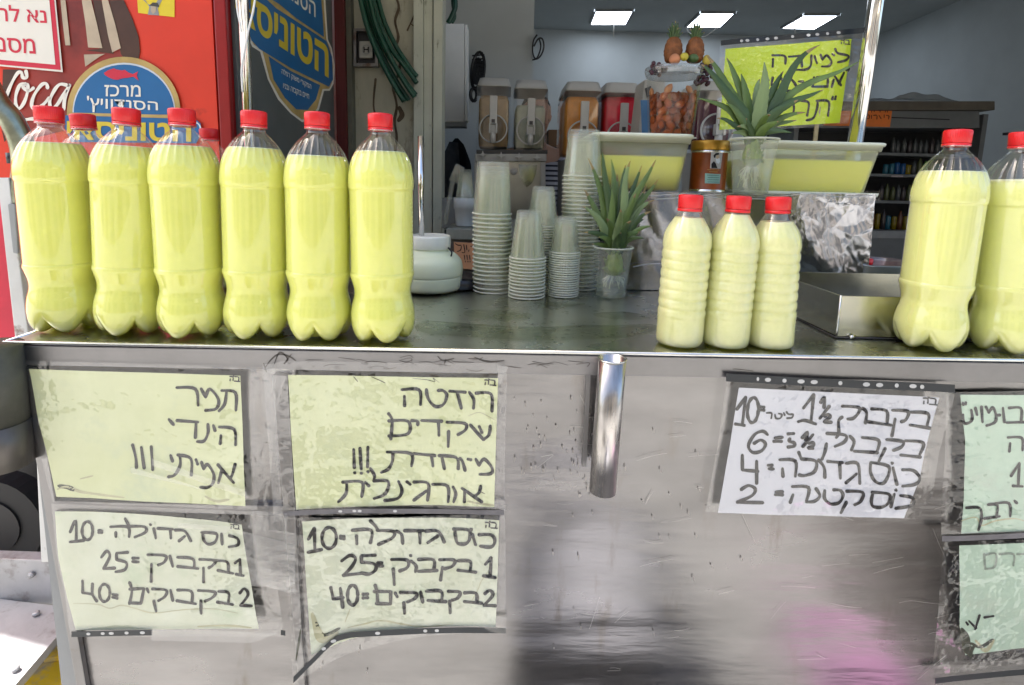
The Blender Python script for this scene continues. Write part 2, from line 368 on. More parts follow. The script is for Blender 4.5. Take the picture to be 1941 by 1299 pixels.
# coiled hose
GH = M('green_hose', (.006, .055, .030), .35, 0, .2, 20)
t = T('garden_hose', 'thick coil of dark green hose hanging in front of the pillar', 'hose', atY(730, 90, YF - .03))
for k, (dx, Y_, pts) in enumerate([(0, -.02, [(683, -20), (700, 50), (722, 100), (752, 155), (775, 190)]), (0, -.045, [(690, -20), (706, 40), (730, 95), (765, 150), (788, 180)]),
        (0, -.03, [(703, -20), (716, 35), (740, 90), (770, 130), (790, 158)]), (0, -.06, [(697, -20), (712, 45), (738, 105), (766, 155), (786, 184)]), (0, -.01, [(712, -20), (728, 40), (752, 90), (778, 130), (790, 145)]), (0, -.07, [(679, -20), (694, 45), (715, 100), (740, 150), (766, 193)])]):
    tube('hose_loop', smoothcurve([atY(x, y, YF + Y_) for x, y in pts], 6), .0098, GH, t, 10)
# ceiling lamps
LAMP = M('lamp_diffuser', (.80, .88, 1.0), .5, 0, 0, emit=3.6)
for i, (q, lab) in enumerate([([(1128, 22), (1201, 22), (1187, 48), (1118, 48)], 'square white ceiling lamp, leftmost of the three'),
          ([(1328, 26), (1394, 26), (1366, 53), (1299, 53)], 'square white ceiling lamp above the toy pineapples with a white cable loop'),
          ([(1523, 30), (1591, 30), (1544, 57), (1480, 55)], 'square white ceiling lamp above the yellow handwritten sign')]):
    P = [atZ(x, y, ZT - .03) for x, y in q]
    c = sum(P, Vector()) / 4; t = T('ceiling_lamp', lab, 'ceiling lamp', (c.x, c.y, ZT), 'square lamps in the shop ceiling')
    mk('diffuser', [p + Vector((0, 0, .004)) for p in P], [(0, 1, 2, 3)], LAMP, t)
    fr = []; 
    for a, b in zip(P, P[1:] + P[:1]): fr.append((a, b))
    V = []; F = []
    for a, b in fr:
        d = (b - a).normalized(); n_ = Vector((-d.y, d.x, 0)) * .02; o = len(V)
        for p in (a + n_, b + n_, a - n_, b - n_): V += [p, p + Vector((0, 0, .03))]
        F += [(o, o + 2, o + 6, o + 4), (o, o + 1, o + 3, o + 2), (o + 4, o + 5, o + 7, o + 6)]
    mk('lamp_frame', V, F, GREY, t)
    Yl = c.y
    wires = [[(1164, 47), (1163, 70)]] if i == 0 else [[(1302, 50), (1304, 60), (1312, 66), (1332, 71), (1350, 60), (1360, 54)]] if i == 1 else [[(1503, 38), (1508, 64)]]
    for wv in wires:
        tube('hanging_cable', smoothcurve([atY(x, y, min(p.y for p in P) - .02) for x, y in wv], 5), .008, WHITEP, t, 6)
# white wall unit + hose + basket + cable loop
t = T('wall_cabinet', 'white metal box mounted high on the wall beside the post', 'cabinet', atY(862, 240, 3.0))
WB = M('cabinet_white', (.80, .80, .76), .5, 0, .04)
pbox('cabinet_body', 820, 45, 880, 231, 3.0, .14, WB, t, .004); pbox('cabinet_door_edge', 880.8, 47, 886, 229, 3.0, .12, WB, t, .002); pbox('cabinet_base', 822, 231.6, 883, 240, 3.005, .12, GREY, t, .002)
t = T('water_pipe', 'dark green pipe bend above the white wall box', 'pipe', atY(860, 43, 3.05))
tube('pipe_bend', smoothcurve([atY(x, y, 3.05) for x, y in [(861, -15), (863, 12), (856, 32), (849, 44)]]), .014, GH, t)
tube('pipe_bend', smoothcurve([atY(x, y, 3.08) for x, y in [(857, -15), (859, 12), (862, 32), (856, 44)]]), .010, GH, t)
t = T('wire_basket', 'dark oval wire rack hanging on the wall above the left dispenser', 'rack', atY(905, 190, 4.1))
V = []; F = []
def addt(V, F, pts, r, n=5):
    v, f = tube_geo(pts, r, n, False); o = len(V); V += v; F += [tuple(i + o for i in q) for q in f]
addt(V, F, [atY(*p, 4.1) for p in ell(906, 135, 12, 36, 20, .1)], .012)
for k in range(6): addt(V, F, [atY(897 + k * 3.4, 108 + abs(k - 2.5) * 3, 4.1), atY(898 + k * 3.4, 165 - abs(k - 2.5) * 3, 4.08)], .007)
for k in range(9): addt(V, F, [atY(895, 106 + k * 7.5, 4.1), atY(918, 104 + k * 7.5, 4.08)], .006)
addt(V, F, [atY(*p, 4.1) for p in ell(898, 180, 6, 12, 14)], .014)
mk('wire_grid', V, F, BLACKP, t)
t = T('cable_loop', 'thin black cable loop hanging at the wall corner', 'cable', atY(1020, 110, 4.3))
V = []; F = []
addt(V, F, smoothcurve([atY(*p, 4.15) for p in [(1018, 66), (1011, 78), (1010, 100), (1016, 112), (1026, 104), (1031, 88), (1028, 74), (1020, 74), (1012, 88)]]), .007)
addt(V, F, smoothcurve([atY(*p, 4.15) for p in [(1022, 74), (1025, 90), (1018, 110), (1009, 114)]]), .006)
mk('loop', V, F, BLACKP, t)

# black jacket
def cloth(name, L_, R_, Y, m, par, amp=.03, fr=40):
    def f(x, y):
        p = atY(x, y, Y); p.y += amp * math.sin(p.x * fr + p.z * 6) * .6 + amp * noise.noise(p * 9); return p
    return sheet(name, L_, R_, f, m, par, 20, 20)
t = T('black_jacket', 'black jacket hanging on the wall behind the cup holder', 'jacket', atY(868, 380, 3.6))
JK = M('black_cloth', (.010, .010, .012), .9, 0, .3, 30)
cloth('jacket_cloth', [(862, 262), (848, 280), (838, 330), (836, 420)], [(868, 262), (880, 275), (893, 310), (898, 420)], 3.6, JK, t)
cloth('jacket_back', [(862, 262), (850, 280), (840, 330), (838, 420)], [(868, 262), (878, 275), (890, 310), (894, 420)], 3.66, JK, t)
t = T('grey_apron', 'dark grey cloth hanging left of the black jacket', 'cloth', atY(850, 340, 3.45))
cloth('cloth_front', [(851, 268), (838, 300), (830, 400)], [(868, 270), (873, 330), (868, 430)], 3.45, M('grey_cloth', (.06, .065, .07), .9, 0, .2, 30), t)

# ================================================================== LEFT: COOLER, SIGNS, POSTS
Yc = 1.35
REDM = M('cooler_red', (.72, .045, .018), .35, 0, .10, 4, .1, 30, dirt=((.42, .03, .015), 9, .62))
DRED = M('cooler_red_edge', (.30, .008, .008), .3, 0, .1)
GPAN = M('grey_door', (.11, .12, .115), .45, 0, .12, 5, .15, 20, dirt=((.12, .12, .10), 7, .62))
t = T('drinks_cooler', 'red drinks cooler with a printed cola bottle poster front', 'cooler', (-1.3, Yc, 0))
cooler = t
xe = atY(409, 160, Yc).x
zc_ = atY(20, 655, Yc).z
box('cooler_body', -2.3, XF - .012, Yc + .01, YF - .02, zc_, 2.3, DRED, t, .004)
box('cooler_door', -2.3, xe, Yc, Yc + .01, atY(20, 337, Yc).z, 2.28, REDM, t)
box('side_panel', XF - .012, XF, Yc + .04, YF - .03, zc_, 2.3, GPAN, t, .003)
box('door_edge', atY(412, 160, Yc - .006).x, XF - .001, Yc - .006, Yc + .009, zc_, 2.29, DRED, t, .003)
box('lower_panel', -2.3, xe - .02, Yc - .002, Yc + .009, zc_, atY(20, 337, Yc).z - .006, M('cooler_pink_red', (.60, .02, .05), .5), t)
P1 = lambda k: (lambda x, y: atY(x, y, Yc - .0012 * k))
DB = M('print_dark_bottle', (.07, .028, .015), .4, 0, .3, 8); CREAM = M('print_cream', (.50, .40, .28), .5, 0, .2, 10); MAR = M('print_maroon', (.28, .03, .02), .4, 0, .4, 6)
WHT = M('print_white', (.82, .78, .68), .5, 0, .03)
sc1 = 3.712
def Q(pts, ox=0, oy=0, sc=sc1): return [(ox + x / sc, oy + y / sc) for x, y in pts]
poly('printed_bottle', Q([(380, 0), (870, 0), (930, 130), (975, 260), (985, 360), (975, 460), (960, 800), (120, 1000), (60, 1000), (20, 500), (430, 480)]), P1(1), MAR, t)
poly('printed_glass', Q([(770, 0), (870, 0), (930, 130), (975, 260), (985, 360), (970, 450), (900, 450), (850, 380), (790, 120)]), P1(2), DB, t)
poly('printed_shade', Q([(20, 490), (150, 490), (80, 620), (60, 760), (120, 900), (30, 1000), (10, 900)]), P1(2), DB, t)
poly('printed_shade', Q([(655, 0), (710, 0), (760, 200), (790, 340), (800, 380), (600, 355), (700, 345)]), P1(2), DB, t)
for q in ([(575, 0), (640, 0), (680, 160), (720, 340), (620, 335), (600, 160)], [(715, 0), (760, 0), (810, 170), (850, 340), (790, 370), (760, 250)], [(425, 0), (460, 0), (495, 320), (460, 320), (440, 150)], [(590, 385), (740, 380), (700, 400), (600, 470)]):
    poly('printed_rib', Q(q), P1(3), CREAM, t)
writing('script_lettering', [[(182, 500), (188, 545), (160, 545), (150, 510), (120, 520), (75, 600), (45, 680), (38, 740), (60, 780), (100, 750)],
    [(180, 590), (140, 600), (112, 670), (112, 740), (135, 765), (170, 720), (195, 640), (190, 595), (160, 610), (200, 640), (235, 620)],
    [(335, 620), (325, 590), (290, 600), (240, 670), (222, 740), (245, 770), (300, 740), (345, 690)],
    [(470, 600), (420, 595), (380, 640), (350, 710), (360, 760), (400, 740), (450, 660), (490, 600)], [(490, 600), (455, 700), (450, 770)],
    [(145, 858), (175, 845), (215, 838), (250, 836)]], 0, 0, sc1, 23, P1(4), WHT, t)
# warning notice (red border)
t = T('warning_notice', 'white notice with red border and red Hebrew print on the cooler', 'sign', atY(60, 130, Yc))
RP = M('print_red', (.62, .02, .05), .5, 0, .06)
poly('notice_board', [(-60, -40), (103, -25), (119, 137), (-60, 120)], P1(4.6), WHT, t)
poly('red_border', [(-60, -40), (100, -25), (115, 133), (-60, 117)], P1(5.2), RP, t)
poly('notice_face', [(-60, -40), (91, -25), (105, 123), (-60, 108)], P1(5.8), WHT, t)
textq('notice_print', 'נא לה', [(-8, 8), (86, 14), (89, 44), (-6, 40)], P1(6.4), RP, t, .012)
textq('notice_print', 'מסמ', [(-14, 70), (65, 74), (68, 103), (-12, 98)], P1(6.4), RP, t, .012)
# round blue sticker
GOLD = M('print_gold', (.52, .36, .12), .4, 0, .3, 8); BLU = M('print_blue', (.012, .13, .33), .4, 0, .08); YEL = M('print_yellow', (.68, .52, .04), .5, 0, .05); LBL = M('print_silver', (.62, .68, .72), .4)
t = T('round_sticker', 'blue and gold round sandwich sticker with a red fish on the cooler', 'sticker', atY(235, 275, Yc))
def arc(cx, cy, rx, ry, a0, a1, n=26): return [(cx + rx * math.cos(R(a0 + (a1 - a0) * k / n)), cy - ry * math.sin(R(a0 + (a1 - a0) * k / n))) for k in range(n + 1)]
poly('gold_rim', Q(arc(870, 790, 400, 390, -3, 183)), P1(4.6), GOLD, t)
poly('silver_ring', Q(arc(872, 792, 362, 350, -2, 182)), P1(5.0), LBL, t)
poly('blue_dome', Q(arc(872, 795, 354, 340, -2, 182)), P1(5.4), BLU, t)
poly('gold_band', Q([(470, 792), (1275, 812), (1275, 835), (470, 812)]), P1(5.8), GOLD, t)
poly('blue_band', Q([(460, 812), (1370, 835), (1412, 870), (1412, 950), (1380, 1010), (500, 1000), (455, 900)]), P1(5.2), BLU, t)
mk('silver_edge', *(lambda V, F: (ribbon_geo([Q([(1375, 860), (1402, 880), (1412, 920), (1400, 960)])], 3, P1(5.9), V, F), (V, F))[1])([], []), LBL, t)
textq('sticker_print', 'מרכז', Q([(735, 597), (988, 600), (990, 682), (735, 678)]), P1(6.2), WHT, t, .01)
textq('sticker_print', "הסנדוויץ'", Q([(612, 675), (1110, 705), (1112, 800), (612, 790)]), P1(6.2), WHT, t, .01)
textq('sticker_print', 'הטוניסאי', Q([(470, 850), (1345, 868), (1345, 1000), (470, 985)]), P1(6.2), YEL, t, .03)
poly('red_fish', Q([(730, 515), (760, 495), (800, 482), (820, 490), (860, 497), (878, 492), (905, 512), (935, 522), (972, 503), (962, 530), (975, 568), (938, 540), (900, 548), (860, 552), (830, 562), (800, 560), (770, 548), (740, 530)]), P1(6.2), RP, t)
# small yellow sticker
t = T('yellow_sticker', 'small yellow picture sticker showing a bearded figure with raised arms', 'sticker', atY(295, 30, Yc))
poly('sticker_face', Q([(962, -60), (1228, -60), (1228, 122), (972, 92)]), P1(1.2), M('sticker_yellow', (.80, .62, .03), .5), t)
DG = M('print_dark', (.06, .06, .05), .6)
for q, mm in (([(985, -20), (1010, -20), (1050, 50), (1040, 105), (1120, 110), (1110, 60), (1150, -20), (1120, -20), (1090, 40), (1040, 30)], GREY), ([(1048, 40), (1075, 18), (1110, 22), (1122, 50), (1085, 45)], DG), ([(1062, 44), (1100, 48), (1095, 85), (1075, 100), (1062, 80)], CREAM)):
    poly('printed_figure', Q(q), P1(1.8 if mm is GREY else 2.4), mm, t)
# big round sticker on the grey side panel: plane x = XF
SX = lambda k: (lambda x, y: atX(x, y, XF + .0012 * k))
t = T('shop_sticker', 'large blue and gold shop sticker on the grey side panel', 'sticker', atX(560, 220, XF))
o4 = lambda pts: Q(pts, 400, 0)
edge = [(160, -60), (175, 60), (205, 150), (290, 330), (345, 365), (400, 560), (470, 700), (560, 800), (640, 860), (710, 850), (760, 770), (795, 640), (835, 640), (862, 590), (872, 470), (850, 340), (822, 280), (812, 120), (800, -60)]
ins = [(180, -60), (195, 60), (225, 150), (300, 315), (360, 350), (412, 555), (485, 690), (570, 790), (640, 842), (705, 832), (748, 760), (785, 628), (832, 625), (850, 585), (860, 470), (838, 340), (812, 280), (800, 120), (788, -60)]
poly('white_edge', o4(edge), SX(1), WHT, t); poly('gold_ground', o4(ins), SX(1.6), GOLD, t)
poly('blue_top', o4([(330, -60), (770, -60), (785, 100), (795, 262), (600, 130), (480, 30), (400, -20)]), SX(2.2), BLU, t)
poly('blue_middle', o4([(200, -60), (330, -60), (460, 60), (700, 215), (812, 290), (852, 400), (858, 560), (830, 612), (560, 480), (340, 345), (285, 285), (240, 150)]), SX(2.2), BLU, t)
poly('blue_bottom', o4([(405, 395), (560, 500), (768, 600), (740, 700), (680, 775), (600, 770), (520, 690), (440, 560)]), SX(2.2), BLU, t)
textq('sticker_print', 'הטוניסאי', o4([(170, -95), (828, 325), (828, 555), (170, 130)]), SX(2.8), YEL, t, .03)
textq('sticker_print', 'הסנדוויץ', o4([(430, -180), (735, 20), (735, 165), (430, -60)]), SX(2.8), WHT, t, .01)
textq('sticker_print', 'המקורי משוק רמלה', o4([(497, 478), (705, 590), (705, 640), (497, 530)]), SX(2.8), WHT, t, .01)
textq('sticker_print', 'חיים בוקבזה ובניו', o4([(508, 585), (690, 665), (690, 712), (508, 632)]), SX(2.8), WHT, t, .01)
t = T('red_door_edge', 'dark red door strip between the grey panel and the pillar', 'door', (XF, YF - .02, 0))
box('strip', XF + .004, atY(655, 150, YF - .02).x, YF - .02, YF + .0, 0, 2.7, M('door_dark_red', (.09, .006, .006), .5), t)

# awning pole with cable
t = T('awning_pole', 'shiny thin steel pole rising behind the bottle row', 'pole', atY(475, 600, .93))
pA = atY(474, 300, .93); pB = atY(459, -40, .93); dd = (pB - pA).normalized()
k0 = (H + .002 - pA.z) / dd.z; k1 = (2.34 - pA.z) / dd.z
tube('pole_tube', [pA + dd * k0, pA + dd * k1], .0082, CHROME, t, 16)
tube('loose_cable', smoothcurve([atY(x, y, .915) for x, y in [(488, -30), (480, 20), (470, 62), (462, 105), (458, 135), (460, 175)]], 6), .0016, WHITEP, t, 6)
tube('loose_cable', smoothcurve([atY(x, y, .915) for x, y in [(446, -30), (450, 20), (455, 45), (457, 60)]], 6), .0014, WHITEP, t, 6)

# trolley at the far left
RUST = M('chipped_white', (.62, .62, .60), .55, 0, .08, 10, .3, 30, dirt=((.20, .13, .09), 18, .60))
t = T('white_trolley', 'chipped white metal trolley frame standing left of the cart', 'trolley', (atY(60, 1000, .98).x, .98, 0.3))
def strip(name, a, b, Y, d, m, par): # quad strip between pixel polylines
    P = [atY(*a[0], Y), atY(*b[0], Y), atY(*b[1], Y), atY(*a[1], Y)]
    return hexa(name, [P[3], P[2], P[1], P[0]] + [p + Vector((0, d, 0)) for p in (P[3], P[2], P[1], P[0])], m, par, .002)
strip('upright', [(-6, 337), (28, 640)], [(16, 337), (54, 640)], .98, .03, RUST, t)
strip('upright', [(60, 690), (78, 1066)], [(74, 690), (118, 1066)], .985, .025, RUST, t)
strip('upright', [(28, 640), (40, 700)], [(54, 640), (64, 700)], .98, .03, RUST, t)
strip('thin_rail', [(20, 388), (42, 640)], [(26, 388), (50, 640)], .99, .012, CHROME, t)
strip('thin_rail', [(45, 520), (62, 640)], [(52, 520), (70, 640)], 1.0, .012, CHROME, t)
strip('blue_panel', [(36, 490), (52, 640)], [(50, 490), (66, 640)], 1.03, .01, M('navy_sheet', (.015, .03, .09), .5), t)
strip('side_plate', [(14, 387), (24, 480)], [(28, 387), (34, 482)], .975, .004, GREY, t)
t = T('chrome_handle', 'bent shiny metal pipe left of the first bottle', 'pipe', atY(40, 300, 1.0))
tube('handle_bend', smoothcurve([atY(x, y, 1.0) for x, y in [(-30, 150), (-5, 195), (20, 225), (38, 262), (46, 300), (44, 345), (30, 400)]], 6), .019, M('handle_steel', (.36, .38, .28), .3, 1, .5, 14, .4, 26), t, 14)
tube('rubber_ring', [atY(22, 290, 1.0), atY(25, 310, 1.0)], .009, BLACKP, t, 12)
t = T('steel_pot', 'dented grey steel cylinder hanging at the left end of the cart', 'cylinder', atY(25, 890, .64))
tube('pot_upper', [atY(-22, 655, .69), atY(-8, 800, .69)], .036, M('dull_steel', (.085, .085, .07), .6, .3, .3, 20, .5, 30), t, 28)
tube('pot_lower', [atY(-2, 800, .69), atY(6, 880, .69)], .034, M('pot_steel', (.11, .10, .09), .4, .6, .4, 14, .2, 20, stretch=(1, 1, .15)), t, 28)
t = T('trolley_wheel', 'black rubber wheel in the dark gap at the far left', 'wheel', atY(10, 960, 1.45))
v, f = tube_geo([atY(5, 985, 1.45) + Vector((0, -.03, 0)), atY(5, 985, 1.45) + Vector((0, .03, 0))], .14, 32); mk('tyre', v, f, M('rubber', (.02, .02, .02), .6), t)
v, f = tube_geo([atY(5, 985, 1.45) + Vector((0, -.036, 0)), atY(5, 985, 1.45) + Vector((0, -.03, 0))], .08, 24); mk('hub', v, f, BLACKP, t)
t = T('gap_shade_fill', 'black box standing in for the shade in the gap behind the wheel', 'box', (-1.6, 1.6, .1))  # solid black stands in for the shade of the gap below the cooler
box('shade_block', -2.3, -.6, 1.6, 2.0, 0, zc_ - .002, BLACKP, t)
# light metal ramp and yellow kerb
LM = M('worn_light_metal', (.42, .42, .43), .5, .3, .1, 14, .6, 16, dirt=((.25, .23, .22), 12, .54))
zR = .17
t = T('metal_ramp', 'worn pale metal ramp plate with rivets in bright sun', 'ramp', atZ(50, 1200, zR))
P = [atZ(x, y, zR) for x, y in [(-60, 1128), (118, 1150), (122, 1190), (28, 1300), (-60, 1420)]]
n_ = len(P); mk('ramp_plate', P + [p + Vector((0, 0, -.02)) for p in P], [tuple(range(n_)), tuple(range(2 * n_ - 1, n_ - 1, -1))] + [(i, n_ + i, n_ + (i + 1) % n_, (i + 1) % n_) for i in range(n_)], LM, t); 
yb = atZ(40, 1135, zR).y
hexa('ramp_lip', [atY(-70, 1132, yb), atY(121, 1150, yb), atY(113, 1064, yb), atY(-70, 1058, yb)] + [p + Vector((0, .03, 0)) for p in (atY(-70, 1132, yb), atY(121, 1150, yb), atY(113, 1064, yb), atY(-70, 1058, yb))], LM, t, .003)
for x, y in ((61, 1089), (69, 1145), (30, 1250)):
    p = atY(x, y, yb - .002) if y < 1130 else atZ(x, y + 20, zR + .002)
    q = p + (Vector((0, -.006, 0)) if y < 1130 else Vector((0, 0, .006)))
    tube('rivet', [p, q], .007, LM, t, 14)
KY = M('kerb_yellow', (.72, .50, .02), .8, 0, .1, 12, 1, 22, dirt=((.36, .33, .28), 9, .55)); 
t = T('yellow_kerb', 'chipped kerb stones painted yellow beside the cart', 'kerb', atZ(110, 1290, .1))
for k, q in enumerate(([(96, 1202), (130, 1192), (136, 1240), (80, 1250)], [(70, 1255), (138, 1246), (142, 1310), (20, 1320)], [(15, 1325), (150, 1316), (150, 1420), (-60, 1420)])):
    P = [atZ(x, y, .10 - .01 * k) for x, y in q]
    hexa('kerb_stone', [P[3], P[2], P[1], P[0]] + [p - Vector((0, 0, .1)) for p in (P[3], P[2], P[1], P[0])], KY, t, .008)

# ================================================================== CART
YF0 = .706; YP = .7115
t = T('steel_cart', 'long stainless steel drinks cart covered with handwritten price sheets', 'cart', (0, 1.0, 0)); cart = t
xl = atZ(20, 643, H).x
cp = [(xl, YF0, H), (1.6, YF0, H), (1.6, 1.2, H), (xl, 1.2, H)]
# counter top: grid with very shallow dents
V = []; F = []; NX, NY = 120, 36
for j in range(NY + 1):
    for i in range(NX + 1):
        x = xl + (1.6 - xl) * i / NX; y = YF0 + .005 + (1.2 - YF0 - .005) * j / NY
        V.append((x, y, H - .0007 * (1 + noise.noise(Vector((x * 7, y * 9, 0)))) if 0 < j < NY else H - .001))
for j in range(NY):
    for i in range(NX): k = j * (NX + 1) + i; F.append((k, k + 1, k + NX + 2, k + NX + 1))
mk('counter_top', V, F, STEEL, t, smooth=True)
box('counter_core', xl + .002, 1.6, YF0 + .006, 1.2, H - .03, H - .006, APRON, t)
V, F = tube_geo([(xl, YF0 + .003, H - .0016), (1.6, YF0 + .003, H - .0016)], .0030, 10); mk('rolled_edge', V, F, LIPM, t, smooth=True)
V, F = tube_geo([(xl + .002, YF0 + .003, H - .0016), (xl + .002, 1.2, H - .0016)], .0030, 10); mk('rolled_edge', V, F, LIPM, t, smooth=True)
xa = atY(38, 700, YF0).x
def qa(x, y): return atY(x, y, YF0)
zt = H - .005
A = [(xl, YF0, atY(40, 702, YF0).z), (1.6, YF0, atY(1941, 726, YF0).z), (1.6, YF0, zt), (xl, YF0, zt)]
A = [Vector(a) for a in A]; A[0].z = atY(300, 697, YF0).z; A[1].z = A[0].z - .002
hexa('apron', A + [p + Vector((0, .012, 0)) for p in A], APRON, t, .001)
zb = A[0].z
# front panel: dented sheet
PX = lambda x, y: atY(x, y, YP)
pl = [atY(34, 700, YP), atY(150, 1320, YP)]
x0 = pl[0].x; x0b = pl[1].x; zB = .10
slope = (x0b - x0) / (pl[1].z - pl[0].z)
V = []; F = []; NX, NY = 150, 90
xr = 1.6
for j in range(NY + 1):
    z = zb + .003 + (zB - zb) * j / NY
    xx = x0 + slope * (z - pl[0].z)
    for i in range(NX + 1):
        x = xx + (xr - xx) * i / NX
        d = .0035 * noise.noise(Vector((x * 3.1, z * 5.5, 1.3))) + .0012 * noise.noise(Vector((x * 9, z * 14, 4))) + .0016 * noise.noise(Vector((x * 2.2, z * 17, 9)))
        V.append((x, YP + .004 + (d if 2 < i < NX - 2 else 0), z))
for j in range(NY):
    for i in range(NX): k = j * (NX + 1) + i; F.append((k, k + NX + 1, k + NX + 2, k + 1))
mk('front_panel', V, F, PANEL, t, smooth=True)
# welded frame bars
fr = lambda name, q: (lambda P: hexa(name, P + [p + Vector((0, .008, 0)) for p in P], APRON, t, .0015))([atY(x, y, YP - .004) for x, y in q])
fr('corner_bar', [(150, 1330), (168, 1330), (62, 700), (36, 698)])
fr('upright_bar', [(568, 1330), (580, 1330), (545, 712), (515, 711)])
fr('cross_bar', [(104, 968), (542, 978), (542, 960), (100, 950)])
hexa('end_panel', [Vector((xl + .012, YF0 + .02, zB)), Vector((xl + .012, 1.19, zB)), Vector((xl + .012, 1.19, H - .03)), Vector((xl + .012, YF0 + .02, H - .03))][::1] + [Vector((xl + .02 + (0.08 if z < .5 else 0), y, z)) for y, z in ((YF0 + .02, zB), (1.19, zB), (1.19, H - .03), (YF0 + .02, H - .03))], GREY, t)
box('base_shelf', -.5, 1.6, .74, 1.18, .1, .12, GREY, t)
for xx in (-.48, 1.4): box('leg', xx, xx + .03, .78, .81, 0, .1, GREY, t)
# grime lines and scratches on apron and panel
V = []; F = []; rn = random.Random(3)
for k in range(26):
    x = rn.uniform(560, 1400); y = rn.choice([rn.uniform(676, 700), rn.uniform(676, 690)]) + .02 * (x - 700)
    ribbon_geo([[(x, y), (x + rn.uniform(6, 26), y + rn.uniform(-4, 4)), (x + rn.uniform(20, 44), y + rn.uniform(-3, 5))]], rn.uniform(.6, 1.4), lambda a, b: atY(a, b, YF0 - .0004), V, F, True)
for s in ([(500, 702), (512, 684), (528, 672), (548, 676), (560, 684)], [(520, 690), (530, 668), (545, 680), (538, 690), (552, 672)], [(505, 705), (500, 690)], [(830, 676), (840, 684), (860, 680)], [(900, 678), (925, 686), (955, 684)], [(845, 682), (842, 690)]):
    ribbon_geo([s], 3, lambda a, b: atY(a, b, YF0 - .0005), V, F, True)
tag(mk('grime_scratches', V, F, M('grime', (.09, .08, .07), .9, 0, .4, 40), t), kind='stuff')
V = []; F = []
for x0_, y0_, x1_, y1_, n_ in ((975, 745, 1110, 940, 34), (1080, 800, 1130, 990, 20), (1180, 770, 1330, 1000, 8), (560, 1140, 700, 1290, 6), (1000, 1000, 1240, 1290, 5), (1230, 960, 1420, 1290, 10)):
    for k in range(n_):
        x = rn.uniform(x0_, x1_); y = rn.uniform(y0_, y1_); l = rn.uniform(2, 9)
        ribbon_geo([[(x, y), (x + rn.uniform(-1, 1), y + l)]], rn.uniform(1.2, 2.8), lambda a, b: atY(a, b, YP - .0002), V, F, True)
tag(mk('drip_marks', V, F, M('dried_drips', (.36, .34, .32), .5, .7, .3, 40), t), kind='stuff')

V = []; F = []
for k in range(60):
    x = rn.uniform(960, 1790); y = rn.uniform(740, 1290); l = rn.uniform(12, 70); a = rn.uniform(-.25, .12) if k % 3 else rn.uniform(-1.4, 1.4)
    ribbon_geo([[(x, y), (x + l * .5 * math.cos(a), y + l * .5 * math.sin(a) + rn.uniform(-2, 2)), (x + l * math.cos(a), y + l * math.sin(a))]], rn.uniform(.3, .7), lambda a_, b_: atY(a_, b_, YP - .0003), V, F, True)
tag(mk('fine_scratches', V, F, M('scratch_metal', (.45, .44, .43), .35, 1, .2, 40), t), kind='stuff')
# ---- sheets of paper in plastic sleeves
def rip(Yb, amp=.0016, sd=0., wp=None):
    def f(x, y):
        p = atY(x, y, Yb)
        p.y += amp * noise.noise(Vector((p.x * 13 + sd, p.z * 15, sd))) + (wp(x, y) if wp else 0)
        return p
    return f
YS = .7035                                            # just proud of the apron
def notice(key, label, paper, Lp, Rp, sleeve, strokes, ox, oy, sc, wz, bow=0, bowb=0, sd=0, strips=(), stains=(), pieces=(), wp=None, sb=(0, 0), Y=YS, amp=.0016, inkm=None, bh=None):
    c = atY(*Lp[-1], Y); t = T('price_sheet' if key == 'p' else 'name_sheet', label, 'sign', c)
    mk('paper', *sheet_geo(Lp, Rp, 30, 22, rip(Y, amp, sd, wp), bow, bowb), paper, t, smooth=True)
    for k, s in enumerate(stains):
        V = []; F = []; ribbon_geo([s[0]], s[1], rip(Y - .0003, amp, sd, wp), V, F, True); mk('stain', V, F, s[2], t)
    if strokes: writing('handwriting', strokes, ox, oy, sc, wz, rip(Y - .0006, amp, sd, wp), inkm or INK, t)
    if bh: writing('small_heading', BH(*bh), ox, oy, sc, 7.5 * bh[2], rip(Y - .0006, amp, sd, wp), INK, t)
    mk('plastic_sleeve', *sheet_geo(sleeve[0], sleeve[1], 40, 30, rip(Y - .0030, amp * 2.2, sd + .3, wp), *sb), SLEEVE, t, smooth=True)
    for (a, b, wd, holes) in strips:
        f = rip(Y - .0048, amp, sd, wp); V = []; F = []
        base = smoothcurve([(x, y, 0) for x, y in a], 6) if len(a) > 2 else [Vector((*a[0], 0)).lerp(Vector((*a[1], 0)), k / 10) for k in range(11)]
        for p in base: V += [f(p.x, p.y), f(p.x, p.y + wd)]
        for i in range(len(base) - 1): F.append((2 * i, 2 * i + 1, 2 * i + 3, 2 * i + 2))
        st = mk('punched_strip', V, F, b, t)
        for hx, rx in holes:
            j = min(range(len(base)), key=lambda q: abs(base[q].x - hx)); hy = base[j].y + wd * .5
            pts = ell(hx, hy, rx, wd * .27, 10)[:-1]; fn = rip(Y - .0053, amp, sd, wp)
            mk('punch_hole', [fn(*q) for q in pts], [tuple(range(len(pts)))], M_HOLE, st)
    for (L_, R_, m, off, nm) in pieces:
        mk(nm, *sheet_geo(L_, R_, 10, 6, rip(Y - off, amp, sd, wp)), m, t, smooth=True)
    return t
M_HOLE = M('strip_hole', (.55, .55, .53), .5)
STRIPM = M('black_strip', (.015, .02, .025), .35, 0, .2)
GSTR = M('grey_strip', (.13, .125, .13), .4, 0, .3, 20)
z1 = lambda p: [(x / 3.418, 620 + y / 3.418) for x, y in p]
